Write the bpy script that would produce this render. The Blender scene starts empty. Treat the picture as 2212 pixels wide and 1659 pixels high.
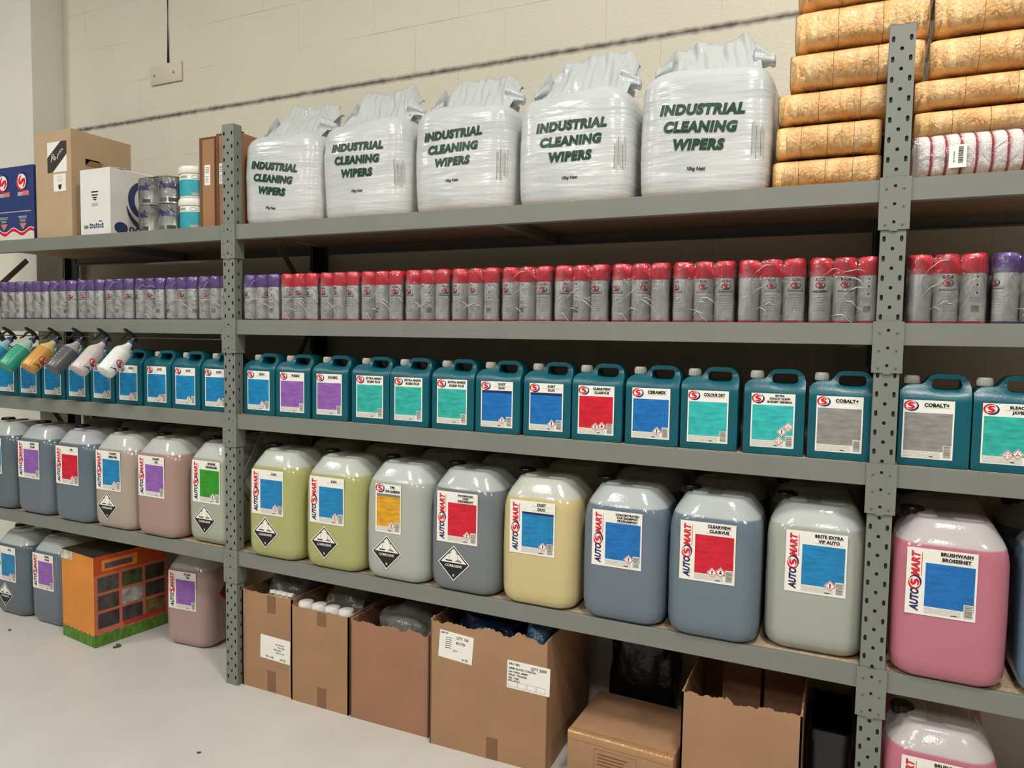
import bpy, bmesh, math, random
from mathutils import Vector, Matrix, noise
from mathutils.bvhtree import BVHTree

SC = bpy.context.scene
COL = SC.collection
R_ = math.radians

# ------------------------------------------------------------------ camera
F_PX, W_PX = 1558.5, 2212.0
cam_d = bpy.data.cameras.new('camera')
cam_d.sensor_width = 36.0
cam_d.lens = F_PX / W_PX * 36.0
cam = bpy.data.objects.new('camera', cam_d)
COL.objects.link(cam)
YAW, PIT, ROL = -0.43304, -0.06213, 0.016464
fw = Vector((math.sin(YAW) * math.cos(PIT), math.cos(YAW) * math.cos(PIT), math.sin(PIT)))
rt = Vector((math.cos(YAW), -math.sin(YAW), 0.0))
up = rt.cross(fw)
rt2 = math.cos(ROL) * rt + math.sin(ROL) * up
up2 = -math.sin(ROL) * rt + math.cos(ROL) * up
mw = Matrix((rt2, up2, -fw)).transposed().to_4x4()
mw.translation = Vector((2.3797, -2.3164, 1.5508))
cam.matrix_world = mw
cam_d.clip_start = 0.05
SC.camera = cam

# ------------------------------------------------------------------ world, lights, exposure
world = bpy.data.worlds.new('world')
SC.world = world
world.use_nodes = True
bg = world.node_tree.nodes['Background']
bg.inputs[0].default_value = (1.0, 0.98, 0.94, 1)
bg.inputs[1].default_value = 0.13
SC.view_settings.view_transform = 'Standard'
SC.view_settings.look = 'None'
SC.view_settings.gamma = 1.0
SC.view_settings.use_curve_mapping = False
SC.view_settings.exposure = -0.12
SC.cycles.use_denoising = True
SC.cycles.max_bounces = 8
SC.cycles.transparent_max_bounces = 12
SC.cycles.caustics_reflective = False
SC.cycles.caustics_refractive = False
CEIL = 4.6
LAMPS = [(2.8, -1.6, 104), (-0.1, -2.9, 86), (-2.9, -2.6, 82), (2.8, -4.9, 92), (-0.1, -5.8, 76), (5.7, -2.9, 66), (-2.9, -6.0, 66)]
for i, (lx, ly, pw) in enumerate(LAMPS):
    ld = bpy.data.lights.new('ceiling_lamp_light', 'AREA')
    ld.shape = 'SQUARE'
    ld.size = 0.55
    ld.energy = pw
    ld.color = (1.0, 0.975, 0.925)
    lo = bpy.data.objects.new('ceiling_lamp_light', ld)
    lo.location = (lx, ly, CEIL - 0.09)
    COL.objects.link(lo)

# ------------------------------------------------------------------ helpers
def lin(h):
    h = h.lstrip('#')
    out = []
    for k in (0, 2, 4):
        c = int(h[k:k + 2], 16) / 255.0
        out.append(c / 12.92 if c <= 0.04045 else ((c + 0.055) / 1.055) ** 2.4)
    return (out[0], out[1], out[2], 1.0)

MATS = {}
def mat(name, col, rough=0.6, spec=0.5, var=0.0, vscale=8.0, stretch=(1, 1, 1), bump=0.0, bscale=40.0, bstretch=None,
        coat=0.0, metal=0.0, alpha=None, vcol=None, detail=4.0, sss=0.0):
    """procedural principled material; colour varied by noise, surface bumped by noise"""
    if name in MATS:
        return MATS[name]
    m = bpy.data.materials.new(name)
    m.use_nodes = True
    nt = m.node_tree
    b = nt.nodes['Principled BSDF']
    c = lin(col) if isinstance(col, str) else col
    b.inputs['Base Color'].default_value = c
    b.inputs['Roughness'].default_value = rough
    b.inputs['Specular IOR Level'].default_value = spec
    b.inputs['Metallic'].default_value = metal
    b.inputs['Coat Weight'].default_value = coat
    b.inputs['Coat Roughness'].default_value = 0.12
    if sss:
        b.inputs['Subsurface Weight'].default_value = sss
        b.inputs['Subsurface Radius'].default_value = (0.02, 0.02, 0.02)
        b.inputs['Subsurface Scale'].default_value = 0.6
    tc = None
    if var or bump:
        tc = nt.nodes.new('ShaderNodeTexCoord')
    def coords(st):
        mp = nt.nodes.new('ShaderNodeMapping')
        mp.inputs['Scale'].default_value = st
        nt.links.new(tc.outputs['Object'], mp.inputs[0])
        return mp.outputs[0]
    if var:
        n = nt.nodes.new('ShaderNodeTexNoise')
        n.inputs['Scale'].default_value = vscale
        n.inputs['Detail'].default_value = detail
        nt.links.new(coords(stretch), n.inputs['Vector'])
        rp = nt.nodes.new('ShaderNodeValToRGB')
        rp.color_ramp.elements[0].position = 0.3
        rp.color_ramp.elements[1].position = 0.7
        lo = tuple(max(0, x * (1 - var)) for x in c[:3]) + (1,)
        hi = tuple(min(1, x * (1 + var)) for x in c[:3]) + (1,)
        if vcol:
            hi = lin(vcol)
        rp.color_ramp.elements[0].color = lo
        rp.color_ramp.elements[1].color = hi
        nt.links.new(n.outputs['Fac'], rp.inputs[0])
        nt.links.new(rp.outputs[0], b.inputs['Base Color'])
    if bump:
        n2 = nt.nodes.new('ShaderNodeTexNoise')
        n2.inputs['Scale'].default_value = bscale
        n2.inputs['Detail'].default_value = 3
        nt.links.new(coords(bstretch or (1, 1, 1)), n2.inputs['Vector'])
        bp = nt.nodes.new('ShaderNodeBump')
        bp.inputs['Strength'].default_value = bump
        bp.inputs['Distance'].default_value = 0.01
        nt.links.new(n2.outputs['Fac'], bp.inputs['Height'])
        nt.links.new(bp.outputs[0], b.inputs['Normal'])
        if coat:
            nt.links.new(bp.outputs[0], b.inputs['Coat Normal'])
    if alpha is not None:
        b.inputs['Alpha'].default_value = alpha
    MATS[name] = m
    return m

def film_mat(name, tint='#ffffff', haze=0.06, gloss=0.16, rough=0.16, bump=0.5, bscale=30, bstretch=(1, 1, 1), ior=1.4):
    """thin clear film: mostly see-through, a little milky, glossy over wrinkles"""
    if name in MATS:
        return MATS[name]
    m = bpy.data.materials.new(name)
    m.use_nodes = True
    nt = m.node_tree
    nt.nodes.remove(nt.nodes['Principled BSDF'])
    out = nt.nodes['Material Output']
    tr = nt.nodes.new('ShaderNodeBsdfTransparent')
    df = nt.nodes.new('ShaderNodeBsdfDiffuse')
    df.inputs[0].default_value = lin(tint)
    gl = nt.nodes.new('ShaderNodeBsdfGlossy')
    gl.inputs['Roughness'].default_value = rough
    tc = nt.nodes.new('ShaderNodeTexCoord')
    mp = nt.nodes.new('ShaderNodeMapping')
    mp.inputs['Scale'].default_value = bstretch
    nt.links.new(tc.outputs['Object'], mp.inputs[0])
    n = nt.nodes.new('ShaderNodeTexNoise')
    n.inputs['Scale'].default_value = bscale
    n.inputs['Detail'].default_value = 4
    n.inputs['Distortion'].default_value = 1.2
    nt.links.new(mp.outputs[0], n.inputs['Vector'])
    bp = nt.nodes.new('ShaderNodeBump')
    bp.inputs['Strength'].default_value = bump
    bp.inputs['Distance'].default_value = 0.012
    nt.links.new(n.outputs['Fac'], bp.inputs['Height'])
    nt.links.new(bp.outputs[0], gl.inputs['Normal'])
    m1 = nt.nodes.new('ShaderNodeMixShader')
    # the film is milkier where it is crumpled into folds
    rp = nt.nodes.new('ShaderNodeMapRange')
    rp.inputs['From Min'].default_value = 0.52
    rp.inputs['From Max'].default_value = 0.78
    rp.inputs['To Min'].default_value = haze * 0.5
    rp.inputs['To Max'].default_value = min(1, haze * 5)
    nt.links.new(n.outputs['Fac'], rp.inputs['Value'])
    nt.links.new(rp.outputs[0], m1.inputs[0])
    nt.links.new(tr.outputs[0], m1.inputs[1])
    nt.links.new(df.outputs[0], m1.inputs[2])
    m2 = nt.nodes.new('ShaderNodeMixShader')
    fr = nt.nodes.new('ShaderNodeFresnel')
    fr.inputs[0].default_value = ior
    nt.links.new(bp.outputs[0], fr.inputs['Normal'])
    mx = nt.nodes.new('ShaderNodeMath')
    mx.operation = 'ADD'
    mx.use_clamp = True
    mx.inputs[1].default_value = gloss * 0.25
    nt.links.new(fr.outputs[0], mx.inputs[0])
    nt.links.new(mx.outputs[0], m2.inputs[0])
    nt.links.new(m1.outputs[0], m2.inputs[1])
    nt.links.new(gl.outputs[0], m2.inputs[2])
    nt.links.new(m2.outputs[0], out.inputs['Surface'])
    MATS[name] = m
    return m

def thing(name, label, cat, loc=(0, 0, 0), rotz=0.0, group=None):
    o = bpy.data.objects.new(name, None)
    o.empty_display_size = 0.05
    COL.objects.link(o)
    o.location = loc
    o.rotation_euler = (0, 0, rotz)
    tag(o, label, cat, group)
    return o

def tag(o, label, cat, group=None, kind=None):
    n = len(label.replace(',', ' ').split())
    assert 4 <= n <= 16, (n, label)
    o['label'] = label
    o['category'] = cat
    if group:
        o['group'] = group
    if kind:
        o['kind'] = kind
    return o

def link(name, me, parent=None, loc=(0, 0, 0), rot=(0, 0, 0), label=None):
    o = bpy.data.objects.new(name, me)
    COL.objects.link(o)
    if parent is not None:
        o.parent = parent
    o.location = loc
    o.rotation_euler = rot
    if label:
        o['label'] = label
    return o

def structure(o):
    o['kind'] = 'structure'
    return o

class MB:
    """collects faces, then becomes one mesh"""
    def __init__(s):
        s.v, s.f, s.m, s.sm = [], [], [], []
        s.mats = []
    def mi(s, m):
        if m not in s.mats:
            s.mats.append(m)
        return s.mats.index(m)
    def add(s, verts, faces, m, smooth=False):
        o = len(s.v)
        k = s.mi(m)
        s.v += [tuple(p) for p in verts]
        for f in faces:
            s.f.append([i + o for i in f])
            s.m.append(k)
            s.sm.append(smooth)
    def box(s, x0, x1, y0, y1, z0, z1, m):
        v = [(x0, y0, z0), (x1, y0, z0), (x1, y1, z0), (x0, y1, z0), (x0, y0, z1), (x1, y0, z1), (x1, y1, z1), (x0, y1, z1)]
        s.add(v, [(0, 3, 2, 1), (4, 5, 6, 7), (0, 1, 5, 4), (1, 2, 6, 5), (2, 3, 7, 6), (3, 0, 4, 7)], m)
    def rbox(s, x0, x1, y0, y1, z0, z1, m, r=0.004, seg=2, smooth=True):
        bm = bmesh.new()
        bmesh.ops.create_cube(bm, size=1)
        for v in bm.verts:
            v.co = Vector(((x0 + x1) / 2 + v.co.x * (x1 - x0), (y0 + y1) / 2 + v.co.y * (y1 - y0), (z0 + z1) / 2 + v.co.z * (z1 - z0)))
        bmesh.ops.bevel(bm, geom=list(bm.edges), offset=r, segments=seg, profile=0.5, affect='EDGES')
        s.addbm(bm, m, smooth)
    def addbm(s, bm, m, smooth=True, xf=None):
        bm.verts.index_update()
        vs = [(xf @ v.co) if xf else v.co.copy() for v in bm.verts]
        s.add(vs, [[v.index for v in f.verts] for f in bm.faces], m, smooth)
        bm.free()
    def loft(s, rings, m, cap0=True, cap1=True, smooth=True, closed=True):
        n = len(rings[0])
        verts = [p for r in rings for p in r]
        faces = []
        for i in range(len(rings) - 1):
            for j in range(n if closed else n - 1):
                k = (j + 1) % n
                faces.append((i * n + j, i * n + k, (i + 1) * n + k, (i + 1) * n + j))
        if cap0:
            faces.append(tuple(reversed(range(n))))
        if cap1:
            faces.append(tuple((len(rings) - 1) * n + j for j in range(n)))
        s.add(verts, faces, m, smooth)
    def lathe(s, prof, m, n=24, c=(0, 0, 0), xf=None, smooth=True, cap0=True, cap1=True):
        rings = []
        for r, z in prof:
            ring = []
            for j in range(n):
                a = 2 * math.pi * j / n
                p = Vector((c[0] + r * math.cos(a), c[1] + r * math.sin(a), c[2] + z))
                ring.append(xf @ p if xf else p)
            rings.append(ring)
        s.loft(rings, m, cap0, cap1, smooth)
    def tube(s, pts, r, m, n=10, smooth=True):
        pts = [Vector(p) for p in pts]
        rings = []
        ref = Vector((0, 0, 1))
        for i, p in enumerate(pts):
            d = (pts[min(i + 1, len(pts) - 1)] - pts[max(i - 1, 0)]).normalized()
            a = d.cross(ref)
            if a.length < 1e-3:
                a = d.cross(Vector((1, 0, 0)))
            a.normalize()
            b = d.cross(a).normalized()
            rr = r[i] if isinstance(r, (list, tuple)) else r
            rings.append([p + rr * (math.cos(2 * math.pi * j / n) * a + math.sin(2 * math.pi * j / n) * b) for j in range(n)])
        s.loft(rings, m, True, True, smooth)
    def mesh(s, name, angle=40):
        me = bpy.data.meshes.new(name)
        me.from_pydata(s.v, [], s.f)
        for m in s.mats:
            me.materials.append(m)
        me.polygons.foreach_set('material_index', s.m)
        me.polygons.foreach_set('use_smooth', s.sm)
        me.validate(clean_customdata=False)
        if any(s.sm):
            bm = bmesh.new()
            bm.from_mesh(me)
            bmesh.ops.recalc_face_normals(bm, faces=bm.faces)
            bm.to_mesh(me)
            bm.free()
            me.set_sharp_from_angle(angle=R_(angle))
        me.update()
        return me
    def build(s, name, parent=None, loc=(0, 0, 0), rot=(0, 0, 0), label=None, angle=40):
        return link(name, s.mesh(name, angle), parent, loc, rot, label)

def rrect(hx, hy, r, n=6, z=0.0, cx=0.0, cy=0.0):
    """rounded rectangle ring, counter-clockwise"""
    r = min(r, hx * 0.999, hy * 0.999)
    pts = []
    for (sx, sy, a0) in ((1, -1, -90), (1, 1, 0), (-1, 1, 90), (-1, -1, 180)):
        for k in range(n + 1):
            a = R_(a0 + 90.0 * k / n)
            pts.append(Vector((cx + sx * (hx - r) + r * math.cos(a), cy + sy * (hy - r) + r * math.sin(a), z)))
    return pts

# ------------------------------------------------------------------ printed flat work (labels, lettering)
_tcache = {}
def glyphs(s, bold=0.0, shear=0.0):
    key = (s, bold, shear)
    if key not in _tcache:
        cu = bpy.data.curves.new('lettering', 'FONT')
        cu.body = s
        cu.size = 1.0
        cu.shear = shear
        cu.offset = bold
        cu.resolution_u = 3
        cu.space_character = 1.0 + max(0.0, bold - 0.03) * 3.0
        cu.fill_mode = 'FRONT'
        ob = bpy.data.objects.new('lettering', cu)
        COL.objects.link(ob)
        dg = bpy.context.evaluated_depsgraph_get()
        dg.update()
        me = bpy.data.meshes.new_from_object(ob.evaluated_get(dg))
        vs = [(v.co.x, v.co.y) for v in me.vertices]
        fs = [tuple(p.vertices) for p in me.polygons]
        bpy.data.objects.remove(ob)
        bpy.data.curves.remove(cu)
        bpy.data.meshes.remove(me)
        xs = [v[0] for v in vs]
        ys = [v[1] for v in vs]
        bb = (min(xs), min(ys), max(xs), max(ys))
        _tcache[key] = (vs, fs, bb)
    return _tcache[key]

class Flat:
    GAP = 0.00025
    def __init__(s):
        s.items = []
    def poly(s, pts, m, lv=1):
        s.items.append((list(pts), [tuple(range(len(pts)))], m, lv))
        return s
    def rect(s, x0, z0, x1, z1, m, lv=1, nx=1):
        pts, fs = [], []
        for i in range(nx + 1):
            x = x0 + (x1 - x0) * i / nx
            pts += [(x, z0), (x, z1)]
        for i in range(nx):
            fs.append((2 * i, 2 * i + 2, 2 * i + 3, 2 * i + 1))
        s.items.append((pts, fs, m, lv))
        return s
    def disc(s, cx, cz, rx, rz, m, lv=1, n=24):
        return s.poly([(cx + rx * math.cos(2 * math.pi * k / n), cz + rz * math.sin(2 * math.pi * k / n)) for k in range(n)], m, lv)
    def stroke(s, pts, w, m, lv=2):
        n = len(pts)
        L, Rr, fs = [], [], []
        for i in range(n):
            a, b = pts[max(i - 1, 0)], pts[min(i + 1, n - 1)]
            dx, dz = b[0] - a[0], b[1] - a[1]
            d = math.hypot(dx, dz) or 1
            ww = (w[i] if isinstance(w, (list, tuple)) else w) / 2
            L.append((pts[i][0] - dz / d * ww, pts[i][1] + dx / d * ww))
            Rr.append((pts[i][0] + dz / d * ww, pts[i][1] - dx / d * ww))
        for i in range(n - 1):
            fs.append((i, n + i, n + i + 1, i + 1))
        s.items.append((L + Rr, fs, m, lv))
        return s
    def text(s, t, cx, cz, h, m, lv=3, maxw=None, rot=0.0, bold=0.025, shear=0.0, align='C', ref='H', fit=False):
        vs, fs, bb = glyphs(t, bold, shear)
        cap = glyphs(ref, bold, 0)[2]
        k = h / (cap[3] - cap[1])
        kx = k
        w = (bb[2] - bb[0]) * k
        if maxw and (fit or w > maxw):
            kx = k * maxw / w
        ox = {'C': (bb[0] + bb[2]) / 2, 'L': bb[0], 'R': bb[2]}[align]
        oz = (cap[1] + cap[3]) / 2
        c, sn = math.cos(R_(rot)), math.sin(R_(rot))
        pts = []
        for x, z in vs:
            x, z = (x - ox) * kx, (z - oz) * k
            pts.append((cx + x * c - z * sn, cz + x * sn + z * c))
        s.items.append((pts, fs, m, lv))
        return s
    def logo(s, cx, cz, r, red, navy, white, lv=2, rot=0.0, squash=0.85):
        def P(a, rr):
            a = R_(a)
            x, z = rr * math.cos(a) * r, rr * math.sin(a) * r * squash
            c, q = math.cos(R_(rot)), math.sin(R_(rot))
            return (cx + x * c - z * q, cz + x * q + z * c)
        def cres(a0, a1, m, l):
            pts = [P(a0 + (a1 - a0) * k / 14, 0.9) for k in range(15)]
            s.stroke(pts, [0.02 * r + 0.26 * r * math.sin(math.pi * k / 14) for k in range(15)], m, l)
        s.poly([P(15 * k, 0.98) for k in range(24)], white, lv)
        cres(-150, 75, navy, lv + 1)
        cres(60, 265, red, lv + 1)
        sp = [(0.5, 0.42), (0.2, 0.52), (-0.15, 0.48), (-0.36, 0.26), (-0.2, 0.06), (0.2, -0.06), (0.36, -0.26), (0.15, -0.48), (-0.2, -0.52), (-0.5, -0.42)]
        sp = [P(math.degrees(math.atan2(b, a)), math.hypot(a, b)) for a, b in sp]
        s.stroke(sp, [0.1 * r, 0.22 * r, 0.33 * r, 0.38 * r, 0.36 * r, 0.36 * r, 0.38 * r, 0.33 * r, 0.22 * r, 0.1 * r], red, lv + 1)
        return s
    def mesh(s, name, fn=None):
        fn = fn or (lambda x, z, h: (x, -h, z))
        mb = MB()
        for pts, fs, m, lv in s.items:
            mb.add([fn(x, z, 0.0003 + lv * s.GAP) for x, z in pts], fs, m)
        return mb.mesh(name)
    def build(s, name, parent, loc=(0, 0, 0), rot=(0, 0, 0), fn=None, label=None):
        return link(name, s.mesh(name, fn), parent, loc, rot, label)

def on_side(x, z, h):        # printed on a face that looks along +x; label x runs back along +y
    return (h, x, z)

# ------------------------------------------------------------------ shared materials
WHITE = mat('label_white', '#ece9e0', 0.45, var=0.03, vscale=30)
OFFWHITE = mat('label_offwhite', '#cfccc2', 0.5, var=0.16, vscale=120, stretch=(1, 1, 2))
BLACK = mat('ink_black', '#121212', 0.5)
GREYINK = mat('ink_grey', '#77776f', 0.5, var=0.3, vscale=300)
PALEINK = mat('ink_pale_grey', '#a9a8a0', 0.5)
RED = mat('ink_red', '#d21a2c', 0.42)
NAVY = mat('ink_navy', '#1a1f5c', 0.42)
GREEN_INK = mat('ink_green', '#0d3a20', 0.45, var=0.3, vscale=60)
GREY = mat('rack_grey_paint', '#777a72', 0.5, var=0.05, vscale=5, bump=0.05, bscale=300)
BLACKM = mat('black_plastic', '#0e0e0f', 0.3)
def panel(nm, c, v=0.2):
    return mat('label_panel_' + nm, c, 0.42, var=v, vscale=38, stretch=(0.6, 1, 2.6), detail=8)
PANEL = {
    'blue': panel('blue', '#0a7cb2', 0.24), 'royal': panel('royal', '#0b69b2', 0.24), 'purple': panel('purple', '#8a5aa8', 0.24),
    'turquoise': panel('turquoise', '#2aa89c', 0.28), 'red': panel('red', '#c8102c', 0.24), 'grey': panel('grey', '#8a8884', 0.22),
    'green': panel('green', '#2a8f1c'), 'amber': panel('amber', '#d49a1e', 0.25), 'cyan': panel('cyan', '#2fb0ae', 0.24),
}
# ------------------------------------------------------------------ room
WALL_Y = 0.66
def wall_material():
    m = bpy.data.materials.new('painted_blockwork')
    m.use_nodes = True
    nt = m.node_tree
    L = nt.links.new
    b = nt.nodes['Principled BSDF']
    b.inputs['Roughness'].default_value = 0.7
    b.inputs['Specular IOR Level'].default_value = 0.3
    tc = nt.nodes.new('ShaderNodeTexCoord')
    sp = nt.nodes.new('ShaderNodeSeparateXYZ')
    L(tc.outputs['Object'], sp.inputs[0])
    def math_(op, a, bb=None, clamp=False):
        n = nt.nodes.new('ShaderNodeMath')
        n.operation = op
        n.use_clamp = clamp
        for k, q in enumerate((a, bb)):
            if q is None:
                continue
            if isinstance(q, (int, float)):
                n.inputs[k].default_value = q
            else:
                L(q, n.inputs[k])
        return n.outputs[0]
    def noise_(scale, st=(1, 1, 1), det=4):
        mp = nt.nodes.new('ShaderNodeMapping')
        mp.inputs['Scale'].default_value = st
        L(tc.outputs['Object'], mp.inputs[0])
        n = nt.nodes.new('ShaderNodeTexNoise')
        n.inputs['Scale'].default_value = scale
        n.inputs['Detail'].default_value = det
        L(mp.outputs[0], n.inputs['Vector'])
        return n.outputs['Fac']
    H, Wd, Z0 = 0.230, 0.47, 2.788
    # bed joints
    q = math_('DIVIDE', math_('SUBTRACT', sp.outputs[2], Z0), H)
    fr = math_('ABSOLUTE', math_('SUBTRACT', q, math_('ROUND', q)))
    bed = math_('LESS_THAN', math_('MULTIPLY', fr, H), 0.0022)
    # perpends, shifted half a block every other course
    row = math_('FLOOR', q)
    sh = math_('MULTIPLY', math_('MODULO', row, 2.0), 0.5)
    q2 = math_('ADD', math_('DIVIDE', sp.outputs[0], Wd), sh)
    fr2 = math_('ABSOLUTE', math_('SUBTRACT', q2, math_('ROUND', q2)))
    perp = math_('MULTIPLY', math_('LESS_THAN', math_('MULTIPLY', fr2, Wd), 0.002), 0.55)
    joints = math_('MULTIPLY', math_('MAXIMUM', bed, perp), math_('MULTIPLY', math_('SUBTRACT', noise_(2.5), 0.36), 2.6), True)
    # the wide open joint with dust in it
    dz = math_('ABSOLUTE', math_('SUBTRACT', sp.outputs[2], Z0))
    wid = math_('ADD', math_('MULTIPLY', noise_(26, (1, 1, 1), 8), 0.019), 0.0095)
    wide = math_('MULTIPLY', math_('DIVIDE', math_('SUBTRACT', wid, dz), 0.014), 0.72, True)
    mx = nt.nodes.new('ShaderNodeMix')
    mx.data_type = 'RGBA'
    L(math_('MAXIMUM', math_('MULTIPLY', joints, 0.5), wide), mx.inputs[0])
    base = nt.nodes.new('ShaderNodeValToRGB')
    base.color_ramp.elements[0].color = lin('#d0cab8')
    base.color_ramp.elements[1].color = lin('#dcd6c4')
    L(noise_(1.6), base.inputs[0])
    L(base.outputs[0], mx.inputs[6])
    mx.inputs[7].default_value = lin('#57514a')
    L(mx.outputs[2], b.inputs['Base Color'])
    bp = nt.nodes.new('ShaderNodeBump')
    bp.inputs['Strength'].default_value = 0.25
    bp.inputs['Distance'].default_value = 0.01
    L(noise_(90), bp.inputs['Height'])
    L(bp.outputs[0], b.inputs['Normal'])
    return m
WALLM = wall_material()
PLASTER = mat('painted_plaster', '#dfdccf', 0.7, var=0.03, vscale=2, bump=0.1, bscale=120)
FLOORM = mat('painted_concrete_floor', '#c4c1ba', 0.42, var=0.04, vscale=3.2, bump=0.05, bscale=60)
CEILM = mat('ceiling_paint', '#c9c6bd', 0.8)
def plane_box(name, x0, x1, y0, y1, z0, z1, m):
    mb = MB()
    mb.box(x0, x1, y0, y1, z0, z1, m)
    return structure(mb.build(name))
plane_box('floor', -7, 9, -8, WALL_Y + 0.2, -0.1, 0.0, FLOORM)
plane_box('wall_back', -7, 9, WALL_Y, WALL_Y + 0.2, 0.0, CEIL, WALLM)
plane_box('wall_left', -3.3, -2.09, 0.466, WALL_Y - 0.001, 0.0, CEIL, PLASTER)
plane_box('ceiling', -7, 9, -8, WALL_Y + 0.2, CEIL, CEIL + 0.1, CEILM)
LAMPM = bpy.data.materials.new('lamp_diffuser')
LAMPM.use_nodes = True
_b = LAMPM.node_tree.nodes['Principled BSDF']
_b.inputs['Emission Color'].default_value = (1, 0.95, 0.87, 1)
_b.inputs['Emission Strength'].default_value = 4.0
ORD = ['first', 'second', 'third', 'fourth', 'fifth', 'sixth', 'seventh', 'eighth', 'ninth', 'tenth', 'eleventh', 'twelfth', 'thirteenth']
for i, (lx, ly, pw) in enumerate(LAMPS):
    t = thing('ceiling_light', 'square white ceiling light panel, %s of the grid above the aisle' % ORD[i], 'light', (lx, ly, CEIL), 0, 'ceiling light panels')
    mb = MB()
    for a in ((-0.33, -0.29, -0.33, 0.33), (0.29, 0.33, -0.33, 0.33), (-0.29, 0.29, -0.33, -0.29), (-0.29, 0.29, 0.29, 0.33)):
        mb.box(a[0], a[1], a[2], a[3], -0.085, 0.0, GREY)
    mb.build('frame', t)
    mb = MB()
    mb.box(-0.29, 0.29, -0.29, 0.29, -0.07, -0.06, LAMPM)
    mb.build('diffuser', t)

# cable drop and blank plate on the wall
t = thing('cable_conduit', 'thin black cable running down the wall to the white plate', 'cable', (-1.17, WALL_Y, 3.08))
mb = MB()
mb.tube([(0, -0.006, 0.0), (0.001, -0.006, 0.5), (0, -0.006, CEIL - 3.08)], 0.0055, mat('cable_black', '#1c1a18', 0.6))
mb.build('cable', t)
mb = MB()
for z in (0.45, 1.0):
    mb.box(-0.009, 0.009, -0.013, 0, z, z + 0.014, mat('cable_clip_grey', '#6a665c', 0.6))
mb.build('clip', t)
t = thing('wall_plate', 'cream painted blank plate with two screws under the black cable', 'wall plate', (-1.183, WALL_Y, 3.022))
mb = MB()
mb.rbox(-0.122, 0.122, -0.012, 0.0, -0.054, 0.054, mat('plate_cream', '#cfc7b0', 0.6), 0.003)
mb.build('plate', t)
for sx in (-0.092, 0.062):
    mb = MB()
    mb.lathe([(0.0085, 0), (0.008, 0.003), (0.003, 0.004)], mat('screw_dull', '#9a937f', 0.5), 12, xf=Matrix.Translation((sx, -0.012, -0.002)) @ Matrix.Rotation(R_(90), 4, 'X'))
    mb.build('screw', t)

# ------------------------------------------------------------------ shelving rack
Z2, Z3, Z4, Z5 = 0.604, 1.207, 1.614, 2.018
SHELF = (Z2, Z3, Z4, Z5)
FRAMES = (-1.95, -0.035, 2.485, 5.0)
PW, PD, PH = 0.066, 0.045, 2.439
rack = thing('shelving_rack', 'long grey boltless shelving rack with perforated posts standing along the cream wall', 'shelving', (0, 0, 0))
WOOD = mat('chipboard', '#b49c7e', 0.8, var=0.22, vscale=90, bump=0.2, bscale=150)
HOLE_SHADE = mat('hole_shade', '#2a2b29', 0.8)  # dark colour of the added backing sheets, painted shade behind the holes

def perf(mb, P, width, z0, z1, cols, m, pitch=0.055):
    """perforated strip; P(u, z) places a point; cols = (u0, u1, hole half width, hole half height, phase)"""
    for (u0, u1, hw, hh, ph) in cols:
        zs = []
        z = z0 + ph * pitch
        if ph > 0:
            mb.add([P(u0, z0), P(u1, z0), P(u1, z), P(u0, z)], [(0, 1, 2, 3)], m)
        while z + pitch <= z1 + 1e-6:
            c, q = (u0 + u1) / 2, z + pitch / 2
            inn, out = [], []
            for k in range(8):
                a = math.pi * k / 4
                ca, sa = math.cos(a), math.sin(a)
                mxx = max(abs(ca), abs(sa))
                out.append(P(c + ca / mxx * (u1 - u0) / 2, q + sa / mxx * pitch / 2))
                s8 = 1.0 if k % 2 == 0 else (1.12 if hh > hw else 1.0)
                inn.append(P(c + ca * hw * s8, q + sa * hh * s8))
            mb.add(out + inn, [(k, (k + 1) % 8, 8 + (k + 1) % 8, 8 + k) for k in range(8)], m)
            z += pitch
        if z < z1 - 1e-6:
            mb.add([P(u0, z), P(u1, z), P(u1, z1), P(u0, z1)], [(0, 1, 2, 3)], m)

def upright_mesh():
    mb = MB()
    h = PW / 2
    third = PW / 3
    cols = [(-h, -h + third, 0.0045, 0.0085, 0.15), (-h + third, h - third, 0.0048, 0.0052, 0.65), (h - third, h, 0.0045, 0.0085, 0.15)]
    perf(mb, lambda u, z: (u, 0.0, z), PW, 0, PH, cols, GREY)
    perf(mb, lambda u, z: (h, u, z), PD, 0, PH, [(0, PD, 0.004, 0.0075, 0.4)], GREY)
    # angle section: a front face and one side flange, each with an added dark backing that paints shade in the holes
    mb.box(-h, h - 0.004, 0.0045, 0.0065, 0, PH, HOLE_SHADE)
    mb.box(h - 0.0065, h - 0.0045, 0.0065, PD, 0, PH, HOLE_SHADE)
    mb.box(-h, -h + 0.0012, 0.0, 0.0045, 0, PH, GREY)
    mb.box(-h, h, 0.0, 0.0045, PH - 0.001, PH, GREY)
    mb.box(h - 0.0045, h, 0.0, PD, PH - 0.001, PH, GREY)
    mb.box(h - 0.0045, h, PD - 0.001, PD, 0, PH, GREY)
    return mb.mesh('upright')

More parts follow.
